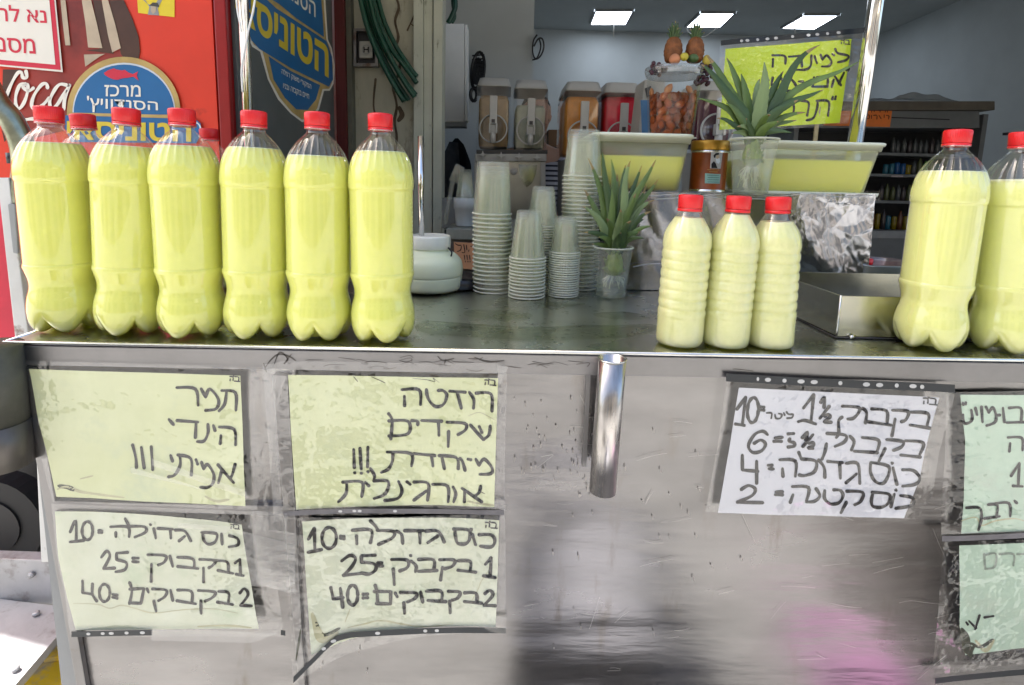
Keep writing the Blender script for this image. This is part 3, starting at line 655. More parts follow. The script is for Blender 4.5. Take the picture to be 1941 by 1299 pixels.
SA = [[(1145, 393), (1265, 402), (1283, 508)], [(1303, 400), (1332, 455)], [(1332, 455), (1360, 402), (1415, 470), (1400, 530), (1330, 542)], [(1437, 412), (1525, 425), (1528, 540)], [(1468, 420), (1455, 500), (1418, 545)],
 [(1093, 600), (1122, 635)], [(1143, 608), (1280, 618)], [(1268, 620), (1263, 720)], [(1345, 632), (1345, 690), (1320, 740), (1275, 745)], [(1380, 640), (1392, 675)], [(1418, 650), (1515, 665), (1525, 765)], [(1430, 705), (1425, 758)],
 [(858, 763), (880, 850), (885, 912)], [(915, 780), (935, 915)], [(980, 775), (990, 925)], [(1105, 833), (1118, 872)], [(1150, 830), (1235, 855), (1238, 962)], [(1165, 840), (1165, 900), (1130, 960), (1090, 972)], [(1268, 860), (1280, 890)],
 [(1305, 875), (1320, 920)], [(1320, 920), (1345, 890), (1385, 950), (1380, 1010), (1345, 1040), (1298, 1040)], [(1413, 890), (1515, 1008)], [(1525, 888), (1505, 960), (1490, 975)], [(1440, 925), (1415, 1010)]]
BH = lambda x, y, s=1.0: [[(x, y), (x + 20 * s, y + 3 * s), (x + 20 * s, y + 24 * s)], [(x + 3 * s, y + 14 * s), (x + 2 * s, y + 26 * s)], [(x + 32 * s, y), (x + 55 * s, y + 5 * s), (x + 54 * s, y + 28 * s)], [(x + 28 * s, y + 28 * s), (x + 62 * s, y + 31 * s)], [(x + 22 * s, y - 6 * s), (x + 26 * s, y - 1 * s)]]
notice('n', 'yellow sheet with three handwritten lines and a brown corner stain, leftmost on the cart', PAPER_Y,
    [(54, 700), (72, 790), (98, 900), (107, 942)], [(456, 712), (461, 850), (465, 960)], ([(46, 684), (70, 830), (99, 952)], [(545, 698), (520, 800), (508, 968)]), SA, 0, 620, 3.418, 20, sd=1,
    stains=[(z1([(375, 1050), (430, 1035), (520, 1070), (640, 1088), (800, 1105)]), 5, STAIN), (z1([(385, 1030), (440, 1040), (480, 1058)]), 9, MOULD), (z1([(520, 985), (560, 975), (600, 965)]), 3, STAIN), (z1([(1330, 1100), (1400, 1130), (1480, 1120)]), 5, STAIN)],
    pieces=[(z1([(845, 905), (850, 945)]), z1([(1290, 1040), (1330, 1062)]), TAPE, .0056, 'tape'), (z1([(985, 855), (990, 900)]), z1([(1590, 1060), (1610, 1110)]), TAPE, .0060, 'tape')], bh=(1490, 320, 1.05))
SB = [[(1000, 378), (1125, 378), (1135, 485)], [(1018, 425), (1020, 495)], [(1178, 375), (1190, 440), (1240, 498), (1300, 485), (1325, 420), (1300, 385), (1262, 383)], [(1345, 388), (1460, 398)], [(1400, 398), (1430, 515)],
 [(1488, 398), (1520, 450), (1518, 515)], [(1535, 405), (1645, 410), (1652, 535)], [(903, 550), (930, 600), (920, 735)], [(905, 603), (1045, 605), (1045, 695), (905, 712)], [(1070, 600), (1112, 605), (1115, 632)],
 [(1143, 600), (1290, 608)], [(1265, 610), (1268, 710)], [(1325, 615), (1455, 625), (1460, 670), (1405, 705)], [(1338, 680), (1335, 790)], [(1495, 635), (1590, 740)], [(1590, 740), (1630, 705), (1640, 640)], [(1560, 645), (1580, 690)],
 [(650, 812), (655, 945)], [(695, 803), (705, 955)], [(753, 795), (750, 940)], [(656, 980), (660, 983)], [(703, 982), (707, 985)], [(751, 973), (756, 975)], [(893, 830), (1065, 840), (1070, 930)], [(935, 840), (930, 900), (900, 955), (850, 980)],
 [(1085, 840), (1240, 855)], [(1215, 855), (1225, 930)], [(1268, 855), (1395, 870), (1408, 950)], [(1290, 865), (1308, 950)], [(1420, 875), (1440, 900), (1458, 962)], [(1478, 880), (1500, 885)],
 [(1535, 880), (1560, 925)], [(1560, 925), (1595, 880), (1650, 940), (1645, 985), (1565, 990)], [(570, 1048), (710, 1048), (710, 1150)], [(600, 1055), (595, 1130), (540, 1190)], [(735, 1050), (762, 1075)],
 [(770, 950), (800, 1000), (795, 1040)], [(795, 1040), (900, 1045), (880, 1130), (800, 1165)], [(975, 1045), (1000, 1110), (970, 1165), (875, 1180)], [(1035, 1045), (1060, 1065)], [(1085, 1048), (1190, 1058), (1185, 1180)], [(1180, 1110), (1085, 1180)],
 [(1222, 1063), (1330, 1075), (1335, 1190)], [(1370, 1080), (1390, 1130), (1375, 1190)], [(1435, 1090), (1580, 1190)], [(1570, 1075), (1560, 1120), (1530, 1145)], [(1455, 1115), (1452, 1190)]]
z2 = lambda p: [(500 + x / 3.82, 640 + y / 3.82) for x, y in p]
notice('n', 'yellow sheet with four handwritten lines and a creased top edge, second from the left', PAPER_Y,
    z2([(177, 270), (200, 700), (235, 1248)]), z2([(1697, 295), (1680, 800), (1668, 1228)]), (z2([(60, 170), (90, 800), (130, 1290)]), z2([(1765, 190), (1750, 700), (1745, 1270)])), SB, 500, 640, 3.82, 23, bowb=6, sd=2,
    stains=[(z2([(650, 285), (680, 320)]), 1.5, MOULD), (z2([(780, 285), (850, 315), (880, 330)]), 1.5, MOULD), (z2([(1080, 295), (1180, 305), (1240, 318), (1225, 292), (1270, 325)]), 1.2, MOULD), (z2([(1480, 1185), (1560, 1200), (1665, 1215)]), 4, STAIN), (z2([(1480, 570), (1560, 545), (1640, 580), (1680, 600)]), 1.5, STAIN), (z2([(1560, 1110), (1600, 1130)]), 1.5, MOULD)],
    strips=[(z2([(140, 1262), (600, 1238), (1100, 1240), (1740, 1250)]), GSTR, 9, [(645, 4), (672, 4), (682, 4), (749, 4)])],
    pieces=[(z2([(1690, 200), (1700, 360)]), z2([(1765, 215), (1700, 362)]), TAPE, .0060, 'folded_corner')], bh=(1600, 308, 1.3))
SC = [[(460, 240), (495, 165), (500, 295)], [(460, 303), (550, 295)], ell(572, 232, 35, 60), [(645, 230), (668, 233)], [(645, 243), (668, 245)], [(725, 205), (840, 205), (848, 270)], [(760, 240), (760, 270)], [(822, 150), (850, 200)], [(850, 200), (950, 205), (955, 240), (885, 272)],
 [(1010, 215), (1022, 280)], [(986, 188), (990, 192)], [(1035, 215), (1135, 220)], [(1118, 225), (1122, 280)], [(1150, 225), (1215, 232), (1255, 298)], [(1215, 265), (1175, 298)], [(1325, 240), (1420, 250), (1415, 300), (1370, 318), (1340, 290), (1332, 245)], [(1455, 250), (1460, 318)], [(1505, 262), (1560, 280), (1565, 320), (1505, 335)],
 [(665, 405), (700, 365), (720, 400), (680, 480)], [(680, 480), (755, 475)], [(840, 372), (765, 378)], [(765, 378), (765, 420)], [(765, 420), (830, 440), (820, 485), (760, 500)], [(870, 410), (910, 410)], [(870, 432), (910, 435)],
 [(970, 388), (1085, 395), (1080, 435), (1040, 455)], [(995, 450), (993, 565)], [(1115, 395), (1135, 465)], [(1165, 405), (1265, 415), (1275, 470)], [(1165, 465), (1300, 480)], [(1310, 418), (1410, 425), (1400, 455), (1370, 475)], [(1335, 475), (1335, 570)], [(1420, 425), (1495, 435), (1500, 500)], [(1430, 490), (1530, 510)],
 [(1545, 440), (1578, 415)], [(1578, 415), (1580, 515)], [(1550, 515), (1600, 525)], [(540, 560), (540, 640)], [(540, 640), (605, 650)], [(605, 580), (605, 650), (635, 695)], ell(685, 640, 35, 57), [(738, 650), (770, 655)], [(738, 668), (770, 675)],
 [(850, 570), (865, 625), (850, 710)], [(850, 615), (945, 610)], [(945, 610), (925, 708)], [(925, 708), (850, 705)], [(965, 610), (975, 635)], [(1000, 612), (1090, 620), (1085, 660), (1040, 690)], [(1010, 690), (1025, 760)], [(1120, 620), (1135, 690)], [(1165, 620), (1255, 630), (1260, 700)], [(1160, 690), (1285, 712)],
 [(1300, 625), (1410, 635), (1395, 670), (1345, 695)], [(1318, 690), (1320, 775)], [(1435, 630), (1500, 638), (1500, 700)], [(1425, 700), (1530, 715)], [(1575, 640), (1605, 610), (1630, 650), (1580, 720)], [(1580, 720), (1655, 722)]]
z3 = lambda p: [(x / 3.466, 940 + y / 3.466) for x, y in p]
notice('p', 'pale green price sheet reading 10, 25 and 40, lower left corner of the cart', PAPER_G,
    z3([(357, 105), (385, 400), (440, 680), (500, 882)]), z3([(1588, 190), (1640, 520), (1680, 760), (1702, 872)]), (z3([(335, 50), (390, 500), (470, 925)]), z3([(1750, 105), (1800, 500), (1870, 925)])), SC, 0, 940, 3.466, 19, bow=7, sd=3,
    stains=[(z3([(480, 710), (640, 715), (720, 740), (800, 720), (900, 745), (1010, 770), (1200, 750), (1400, 745), (1560, 770)]), 2, STAIN), (z3([(1300, 860), (1500, 855), (1650, 865)]), 4, STAIN)],
    strips=[(z3([(470, 890), (1000, 880)]), STRIPM, 10.5, [(168, 4), (195, 4), (211, 5), (240, 4), (270, 5)]), (z3([(1845, 880), (1875, 885)]), STRIPM, 10, [])],
    pieces=[(z3([(1170, 175), (1170, 205)]), z3([(1540, 205), (1480, 250)]), TAPE, .0056, 'tape'), (z3([(995, 875), (995, 950)]), z3([(1830, 900), (1650, 968)]), TAPE, .0060, 'tape'), (z3([(1590, 230), (1650, 590)]), z3([(1940, 320), (1940, 630)]), TAPE, .0056, 'torn_sleeve')], bh=(1515, 190, .95))
SD = [[(305, 300), (345, 225)], [(345, 225), (350, 370)], [(303, 388), (398, 368)], ell(448, 290, 50, 70), [(525, 278), (552, 280)], [(525, 292), (552, 294)], [(605, 238), (735, 238), (730, 325)], [(635, 275), (638, 330)], [(730, 172), (770, 215), (780, 240)], [(780, 240), (890, 245), (880, 290), (785, 335)], [(910, 242), (945, 265), (953, 325)],
 [(965, 238), (1095, 238)], [(1070, 240), (1072, 322)], [(1110, 242), (1195, 245), (1238, 318)], [(1195, 275), (1125, 320)], [(1300, 230), (1405, 238), (1410, 300), (1380, 330), (1330, 325), (1315, 280), (1310, 235)], [(1430, 265), (1452, 335)], [(1420, 231), (1424, 235)], [(1475, 268), (1560, 270), (1585, 310), (1560, 350), (1485, 345)],
 [(535, 445), (590, 408), (630, 430), (600, 490), (545, 545)], [(545, 545), (668, 535)], [(765, 408), (670, 412)], [(670, 412), (668, 455)], [(668, 455), (760, 470), (765, 510), (720, 540), (668, 530)], [(780, 462), (812, 460)], [(780, 482), (815, 482)], [(875, 437), (985, 440), (985, 490), (930, 515)], [(888, 500), (895, 610)],
 [(1010, 445), (1045, 480), (1040, 520)], [(1006, 406), (1010, 410)], [(1060, 435), (1165, 438), (1165, 510)], [(1060, 518), (1190, 512)], [(1205, 438), (1305, 440), (1295, 480), (1240, 500)], [(1225, 490), (1212, 580)], [(1330, 445), (1415, 450), (1415, 515)], [(1330, 510), (1455, 525)], [(1520, 470), (1560, 425)], [(1560, 425), (1552, 555)], [(1505, 550), (1588, 562)],
 [(460, 625), (478, 705)], [(478, 705), (545, 700)], [(525, 635), (542, 765)], ell(608, 685, 35, 68), [(678, 680), (712, 678)], [(678, 705), (712, 703)], [(762, 615), (775, 665), (780, 745)], [(755, 660), (870, 660)], [(870, 660), (868, 745)], [(868, 745), (770, 742)], [(900, 668), (915, 695)], [(935, 665), (1045, 668), (1035, 705), (985, 730)], [(960, 735), (965, 808)],
 [(1075, 660), (1090, 730)], [(1115, 655), (1215, 655), (1220, 718)], [(1125, 718), (1250, 725)], [(1265, 655), (1345, 660), (1330, 700), (1290, 715)], [(1275, 720), (1278, 803)], [(1375, 665), (1455, 668), (1460, 730)], [(1375, 725), (1495, 735)], [(1515, 670), (1550, 648), (1570, 680), (1510, 750)], [(1510, 750), (1590, 752)]]
z4 = lambda p: [(500 + x / 3.618, 940 + y / 3.618) for x, y in p]
def curl(x, y):                                        # lower left corner bends away from the cart
    u = max(0, (665 - x) / 90) * max(0, (y - 1080) / 150); return -.014 * min(1.4, u)
notice('p', 'pale green price sheet with a curled dark lower corner and bent black strip', PAPER_G,
    z4([(262, 180), (290, 540), (345, 1045)]), z4([(1614, 170), (1605, 500), (1590, 905)]), (z4([(120, 155), (160, 540), (240, 1200)]), z4([(1655, 130), (1660, 500), (1660, 945)])), SD, 500, 940, 3.618, 23, bow=7, bowb=16, sd=4, wp=curl, sb=(0, 22),
    stains=[(z4([(345, 800), (380, 900), (420, 960), (500, 930)]), 14, STAIN), (z4([(370, 850), (420, 930), (520, 900)]), 7, MOULD), (z4([(560, 860), (590, 780)]), 2, STAIN), (z4([(270, 880), (262, 960), (250, 1060)]), 4, MOULD), (z4([(580, 900), (680, 880), (800, 855), (950, 880), (1100, 900), (1300, 880)]), 3, STAIN), (z4([(1420, 730), (1470, 640), (1490, 590), (1550, 500)]), 1.5, STAIN)],
    strips=[(z4([(238, 1160), (380, 1040), (470, 965), (560, 935), (900, 915), (1300, 905), (1660, 905)]), STRIPM, 11, [(617, 4), (634, 5), (716, 5), (806, 4), (828, 4)])], bh=(1520, 185, 1.3))
SE = [[(260, 375), (325, 285)], [(325, 285), (300, 485)], [(248, 482), (315, 492)], ell(378, 380, 40, 92, 14, .08), [(430, 355), (460, 358)], [(435, 378), (460, 380)],
 [(750, 365), (825, 265)], [(825, 265), (805, 470)], [(712, 465), (760, 455), (840, 482)], [(875, 325), (905, 285), (900, 360)], [(940, 350), (870, 440)], [(905, 425), (930, 410), (945, 430), (900, 465), (955, 468)],
 [(1035, 350), (1155, 360), (1155, 400), (1115, 440), (1075, 445)], [(1035, 430), (1008, 460), (1008, 545), (990, 580)], [(1185, 365), (1215, 400), (1205, 475)], [(1250, 370), (1360, 385), (1365, 470)], [(1225, 465), (1395, 490)], [(1405, 380), (1520, 390), (1505, 450), (1470, 465)], [(1425, 445), (1400, 570)], [(1530, 395), (1665, 405), (1660, 490)], [(1535, 490), (1680, 512)],
 [(485, 560), (450, 535), (390, 560), (345, 640), (375, 690), (440, 680), (470, 630), (435, 600), (385, 625)], [(540, 585), (595, 580)], [(530, 610), (590, 610)], [(635, 555), (680, 552)], [(650, 590), (645, 610), (680, 620), (685, 645), (635, 652)], [(740, 585), (780, 540), (765, 600)], [(820, 560), (745, 650)], [(790, 625), (820, 620), (825, 640), (785, 660), (820, 662)],
 [(920, 550), (1055, 562), (1050, 610), (980, 645)], [(918, 625), (905, 690), (885, 740)], [(1090, 570), (1120, 610), (1100, 672)], [(1180, 580), (1300, 600), (1290, 685)], [(1120, 680), (1295, 692)], [(1360, 595), (1480, 610), (1470, 650), (1410, 675)], [(1350, 660), (1305, 755)], [(1500, 605), (1630, 620), (1605, 705)], [(1465, 710), (1610, 725)],
 [(300, 710), (300, 820)], [(300, 820), (415, 830)], [(405, 755), (405, 920)], [(488, 785), (520, 785)], [(495, 810), (528, 812)], [(575, 745), (690, 755), (688, 865)], [(595, 810), (598, 868)], [(715, 690), (735, 740)], [(735, 740), (840, 755), (830, 830), (760, 860), (715, 855)], [(860, 745), (900, 800), (905, 875)],
 [(925, 755), (1035, 765)], [(1015, 770), (1020, 880)], [(1060, 770), (1150, 775), (1165, 920)], [(1140, 850), (1060, 915)], [(1245, 765), (1370, 790), (1380, 850), (1340, 920), (1280, 905), (1245, 840), (1245, 770)], [(1410, 805), (1440, 930)], [(1401, 768), (1405, 772)], [(1480, 820), (1560, 825), (1605, 880), (1570, 925), (1480, 940)],
 [(290, 965), (345, 935), (395, 960), (370, 1010), (262, 1058)], [(262, 1058), (450, 1060)], [(545, 980), (595, 978)], [(540, 1000), (595, 1000)], [(665, 940), (785, 948), (770, 1050)], [(670, 1000), (650, 1058)], [(840, 955), (870, 1010), (830, 1050), (770, 1055)], [(905, 970), (905, 1030), (950, 1070), (1010, 1060), (1040, 1010), (1020, 970), (970, 965)],
 [(1065, 975), (1185, 985), (1170, 1050), (1125, 1075)], [(1065, 1055), (1025, 1135)], [(1255, 985), (1380, 1000), (1380, 1060), (1330, 1095), (1265, 1090), (1250, 1050), (1262, 990)], [(1420, 1000), (1395, 1095)], [(1431, 968), (1435, 972)], [(1465, 1010), (1550, 1025), (1550, 1080), (1430, 1105)],
 ]
SE_s = [[(478, 400), (515, 402), (512, 440)], [(540, 412), (548, 440), (580, 438), (590, 412), (568, 405)], [(605, 400), (612, 418)], [(625, 392), (640, 410), (672, 412), (665, 435), (628, 440)]]
z5 = lambda p: [(1330 + x / 3.882, 680 + y / 3.882) for x, y in p]
tE = notice('p', 'white price sheet reading 10, 6, 4 and 2 under a black punched strip', PAPER_W,
    z5([(275, 215), (200, 680), (120, 1135)]), z5([(1745, 285), (1640, 690), (1605, 880), (1490, 1175)]), (z5([(185, 175), (120, 640), (30, 1135)]), z5([(1860, 235), (1740, 700), (1700, 1010), (1590, 1185)])), SE, 1330, 680, 3.882, 24, sd=5,
    strips=[(z5([(180, 110), (700, 138), (1300, 165), (1860, 190)]), STRIPM, 15, [(1437, 2.5), (1456, 6), (1487, 4), (1518, 7), (1543, 7), (1593, 4), (1642, 7), (1667, 7), (1700, 4), (1731, 7), (1748, 4)])], bh=(1630, 290, 1.6))
writing('small_handwriting', SE_s, 1330, 680, 3.882, 14, rip(YS - .0006, .0016, 5), INK, tE)
z6 = lambda p: [(1600 + x / 2.243, 720 + y / 2.243) for x, y in p]
SF = [[(508, 100), (510, 108)], [(520, 98), (520, 106)], [(508, 150), (512, 185), (535, 182), (546, 165), (543, 130)], [(560, 120), (566, 150)], [(585, 115), (588, 180)], [(603, 115), (615, 140)], [(615, 140), (632, 118), (645, 150), (640, 180), (605, 195)], [(648, 150), (662, 150)], [(675, 120), (680, 180)], [(700, 120), (752, 122), (752, 178)], [(690, 182), (775, 180)],
 [(695, 245), (755, 248), (758, 300)], [(705, 270), (702, 305)], [(710, 410), (745, 355)], [(745, 355), (742, 450)], [(718, 452), (760, 455)], [(520, 545), (575, 545), (583, 590), (572, 640)], [(610, 530), (650, 532), (645, 585)], [(595, 590), (660, 580)], [(640, 525), (700, 525), (705, 580)], [(725, 515), (735, 525)]]
notice('n', 'mint green name sheet cut off by the right edge, upper one of the two', PAPER_M,
    z6([(497, 65), (514, 250), (510, 500), (498, 655)]), z6([(860, 65), (860, 640)]), (z6([(442, 55), (430, 300), (412, 660)]), z6([(880, 40), (880, 655)])), SF, 1600, 720, 2.243, 12, sd=6,
    stains=[(z6([(500, 600), (560, 585), (585, 620), (640, 600), (720, 590), (765, 600)]), 3, STAIN), (z6([(570, 640), (590, 590)]), 5, STAIN)],
    strips=[(z6([(415, 664), (560, 662), (700, 655), (880, 645)]), GSTR, 10, [])])
SG = [[(595, 740), (600, 805)], [(600, 745), (645, 740), (640, 795), (600, 805)], [(660, 742), (720, 742), (720, 790)], [(735, 742), (790, 742)]]
SG2 = [[(595, 1010), (635, 1005)], [(530, 1025), (560, 1055)], [(575, 1000), (555, 1060)], [(518, 1030), (525, 1040)]]
tg = notice('n', 'torn pale green sheet with black mould at its lower corner, lowest at the right edge', PAPER_M,
    z6([(490, 705), (492, 900), (490, 1050), (515, 1170)]), z6([(860, 690), (860, 1130)]), (z6([(428, 690), (400, 1000), (378, 1280)]), z6([(880, 680), (880, 1235)])), SG2, 1600, 720, 2.243, 10, sd=7,
    stains=[(z6([(505, 1070), (520, 1120), (535, 1165)]), 17, MOULD), (z6([(560, 1110), (600, 1150), (635, 1110)]), 8, STAIN), (z6([(505, 1080), (520, 1150), (545, 1140)]), 14, MOULD), (z6([(540, 1120), (580, 1135), (630, 1105)]), 7, MOULD), (z6([(500, 1060), (515, 1110)]), 8, MOULD)],
    strips=[(z6([(385, 1268), (600, 1245), (880, 1225)]), STRIPM, 11, [])])
writing('faded_handwriting', SG, 1600, 720, 2.243, 9, rip(YS - .0006, .0016, 7), M('faded_ink', (.30, .36, .28), .7), tg)
# loose tape around the frame
t = T('clear_tape', 'strips of dirty clear tape between the two left columns of sheets', 'tape', atY(520, 990, YS))
for L_, R_ in (([(497, 690), (520, 990)], [(520, 690), (535, 985)]), ([(480, 968), (470, 1000)], [(545, 972), (545, 1012)]), ([(478, 1000), (486, 1110)], [(560, 1010), (560, 1128)])):
    mk('tape_strip', *sheet_geo(L_, R_, 8, 16, rip(YS - .0048, .004, 9)), TAPE, t, smooth=True)
# steel straw tube on the front
t = T('steel_tube', 'open polished steel tube fixed upright on the cart front', 'tube', atY(1142, 935, .672))
a = atY(1161, 680, .668); b = atY(1142, 930, .668); r0 = .0182
TB = M('tube_steel', (.50, .48, .47), .27, 1, .6, 22, .12, 9, rvar=.06, stretch=(1, 1, .2), bstretch=(1, 1, .15))
v, f = tube_geo([b, b.lerp(a, .5), a], r0, 40, False)
o = mk('tube_wall', v, f, TB, t, True); md = o.modifiers.new('thick', 'SOLIDIFY'); md.thickness = .0015; md.offset = -1
v, f = tube_geo([b + Vector((0, 0, -.0005)), b + Vector((0, 0, .004))], r0 - .0016, 30); mk('tube_bottom', v, f, DARKSTEEL, t)
mk('tube_rim', *tube_geo([a + Vector((math.cos(q) * r0, math.sin(q) * r0, 0)) for q in [2 * math.pi * k / 36 for k in range(37)]], .0011, 6, False), LIPM, t, True)
box('tube_reflection_strip', a.x - .026, a.x - .020, .7105, .7155, b.z + .01, a.z - .035, APRON, t)  # strip standing in for the tube's mirror image in the panel
box('bracket', a.x - .008, a.x + .008, .684, .705, a.z - .05, a.z - .03, APRON, t); box('bracket', b.x - .002, b.x + .014, .684, .713, b.z + .06, b.z + .075, APRON, t)
# water puddles on the counter
def puddle(outline, lab):
    P = [atZ(x, y, H) for x, y in smooth_closed(outline)]; n = len(P); c = sum(P, Vector()) / n
    def ringp(s, z): return [Vector((c.x + (p.x - c.x) * s, c.y + (p.y - c.y) * s, H + z)) for p in P]
    rings = [ringp(1.0, .0002), ringp(.985, .0011), ringp(.93, .0015)]
    V = [p for r in rings for p in r] + [Vector((c.x, c.y, H + .0015))]; F = []
    for k in range(2):
        for i in range(n): F.append((k * n + i, k * n + (i + 1) % n, (k + 1) * n + (i + 1) % n, (k + 1) * n + i))
    for i in range(n): F.append((2 * n + i, 2 * n + (i + 1) % n, 3 * n))
    return tag(mk('water_puddle', V, F, PUD, None, True), lab, 'puddle', 'puddles on the steel counter')
def smooth_closed(pts):
    pts = [(x, y, 0) for x, y in pts]; c = smoothcurve(pts[-1:] + pts + pts[:2], 5); c = c[5:-5]
    return [(p.x, p.y + 1.1 * noise.noise(Vector((p.x * .06, p.y * .2, 0)))) for p in c]
PUD = clearmat('puddle_water', (.86, .87, .82), .0, gl=(.8, .84, .78), rough=.02, ior=1.33, fscale=.6)
puddle([(800, 610), (840, 612), (860, 619), (905, 616), (960, 622), (1010, 618), (1060, 624), (1130, 617), (1190, 622), (1238, 616), (1240, 628), (1180, 640), (1050, 646), (900, 640), (810, 632), (786, 620)], 'long thin puddle running across the middle of the counter')
puddle([(885, 590), (930, 588), (985, 592), (1010, 600), (960, 606), (905, 603), (880, 597)], 'oval puddle in front of the tall left cup stack')
puddle([(1125, 596), (1180, 592), (1225, 600), (1210, 607), (1150, 604)], 'small puddle in front of the lower pineapple crown')
puddle([(1500, 650), (1530, 642), (1565, 648), (1590, 660), (1540, 664)], 'small puddle right of the three small bottles')
puddle([(1010, 574), (1060, 572), (1110, 577), (1060, 582)], 'thin puddle before the short cup stacks')

V = []; F = []; rn = random.Random(21)
for k in range(190):
    x = rn.uniform(700, 1250) if k % 4 else rn.uniform(1500, 1680); y = rn.uniform(575, 652) if k % 4 else rn.uniform(640, 664)
    c = atZ(x, y, H); r = rn.uniform(.0010, .0034); e = rn.uniform(.7, 1.6)
    v, f = lathe_geo([(r, .0004), (r * .92, r * .22 + .0004), (r * .6, r * .38 + .0004), (.00005, r * .45 + .0004)], 10, off=(0, 0, 0), capb=False, capt=False)
    o = len(V); V += [(c.x + q[0] * e, c.y + q[1], H + q[2]) for q in v]; F += [tuple(i + o for i in q) for q in f]
tag(mk('water_droplets', V, F, PUD, None, True), 'small water droplets scattered over the wet steel counter', kind='stuff')

# ================================================================== BOTTLES
BP = [(.022, .0035), (.030, .0005), (.037, .0025), (.0415, .0085), (.0448, .018), (.0458, .030), (.0455, .040), (.0436, .052), (.0410, .062), (.0402, .070), (.0408, .077), (.0430, .086), (.0446, .092), (.0455, .0955), (.0452, .099), (.0444, .1005), (.0443, .105), (.0443, .14), (.0443, .18), (.0443, .213), (.0450, .217), (.0455, .221), (.0456, .228), (.0450, .236), (.0436, .244), (.0414, .252), (.0383, .260), (.0345, .2675), (.0300, .2745), (.0255, .2805), (.0215, .285), (.0180, .2885), (.0152, .2915), (.0143, .294), (.0142, .300)]
def dens(prof, step=.004):
    out = []
    for a, b in zip(prof, prof[1:]):
        L = math.hypot(b[0] - a[0], b[1] - a[1]); n = max(1, int(L / step))
        for k in range(n): out.append((a[0] + (b[0] - a[0]) * k / n, a[1] + (b[1] - a[1]) * k / n))
    out.append(prof[-1]); return out
def smoothprof(prof, n=3): return [(p.x, p.y) for p in smoothcurve([(a, b, 0) for a, b in prof], n)]
def bmod(off):
    def f(r, z, a):
        rr, zz = r, z
        if z < .036:
            s = abs(math.cos(2.5 * a)) ** .75; k = (1 - z / .036)
            zz = z + .019 * (1 - s) * k; rr = r * (1 - .10 * (1 - s) * k)
        if .240 < z < .288:
            wn = math.sin(math.pi * (z - .240) / .048); rr = r * (1 - .018 * wn + .042 * wn * (.5 + .5 * math.cos(26 * a)) ** 4)
        if .106 < z < .212:                              # faint flat facets on the straight part
            wn = math.sin(math.pi * (z - .106) / .106) ** .5; rr = r * (1 - .004 * wn * (.5 + .5 * math.cos(6 * a)))
        return rr - off if rr > off else rr, zz
    return f
def fillprof(prof, zf, off=0):
    out = [p for p in prof if p[1] < zf - .0005 or p[1] < .02]
    for a, b in zip(prof, prof[1:]):
        if a[1] <= zf <= b[1]: r = a[0] + (b[0] - a[0]) * (zf - a[1]) / (b[1] - a[1]); out.append((r, zf)); break
    out.append((out[-1][0] * .97, zf + .0002)); return out
SBP = smoothprof(BP, 3)
CAPP = [(.0162, 0), (.0168, .0008), (.0168, .0165), (.0160, .0185), (.0135, .0192), (.0, .0194)]
def capmod(r, z, a): return (r * (1 + .016 * math.cos(45 * a)) if .001 < z < .017 else r, z)
MESH = {}
def bottle(kind, label, x, y, capx, fill, group, jm, capy, rz):
    """one filled plastic bottle; the cap leans to where the photo shows it"""
    big = kind == 'big'; hcap = .2995 if big else .2005
    X, Y = x, y
    tilt = max(-3.2, min(3.2, math.degrees(math.atan2(capx - X, hcap))))
    t = T('lemonade_bottle', label, 'bottle', (X, Y, H + .0008), group, (0, R(tilt), 0))
    t.rotation_euler = Euler((0, R(tilt), R(0)))
    def part(nm, key, fn, m):
        if key not in MESH:
            v, f = fn(); me = bpy.data.meshes.new(nm); me.from_pydata(v, [], f); me.materials.append(m)
            me.polygons.foreach_set('use_smooth', [len(p.vertices) <= 4 for p in me.polygons]); MESH[key] = me
        o = bpy.data.objects.new(nm, MESH[key]); C.objects.link(o); o.parent = t; o.rotation_euler = (0, 0, rz); return o
    if big:
        part('bottle_shell', 'bs', lambda: lathe_geo(SBP, 224, bmod(0), capt=False), PET)
        part('lemonade', 'bj%s%.3f' % (jm.name, fill), lambda: lathe_geo(fillprof(SBP, fill), 130, bmod(.0007)), jm)
        zf = fill; rf = fillprof(SBP, fill)[-1][0] / .97; part('foam_ring', 'bfm%.3f' % fill, lambda: lathe_geo([(rf - .0006, zf - .0012), (rf - .0005, zf + .0008), (rf * .9, zf + .0010), (rf * .5, zf + .0006)], 90, bmod(.0009), capb=False), FOAM)
        cz = .3015
        part('neck_flange', 'bf', lambda: lathe_geo([(.0143, .2962), (.0172, .2968), (.0172, .2982), (.0143, .2988)], 36, capb=False, capt=False), PETF)
    else:
        part('bottle_shell', 'ss', lambda: lathe_geo(SSP, 110, smod(0), capt=False), PETF2)
        part('lemonade', 'sj%.3f' % fill, lambda: lathe_geo(fillprof(SSP, fill), 110, smod(.0007)), jm)
        cz = .2005
    c = part('bottle_cap', 'cap', lambda: lathe_geo([(r, z) for r, z in CAPP], 225, capmod, capt=False), REDCAP); c.location = (0, 0, cz)
    c = part('tamper_ring', 'ring', lambda: lathe_geo([(.0146, -.0008), (.0169, -.0006), (.0171, -.0042), (.0163, -.0046), (.0147, -.0044)], 60, capb=False, capt=False), REDCAP); c.location = (0, 0, cz)
    return t
FOAM = M('juice_foam', (.95, .96, .55), .6, 0, .05, 80, .6, 160)
PETF = clearmat('pet_flange', (.93, .95, .92), .18, rough=.06, fscale=1.2, diff=.1)
PETF2 = clearmat('pet_frosted', (.97, .97, .95), .04, rough=.09, fscale=1.0, diff=.03)
SP = [(.020, .003), (.029, .0005), (.0325, .004), (.0338, .010), (.0338, .040)]
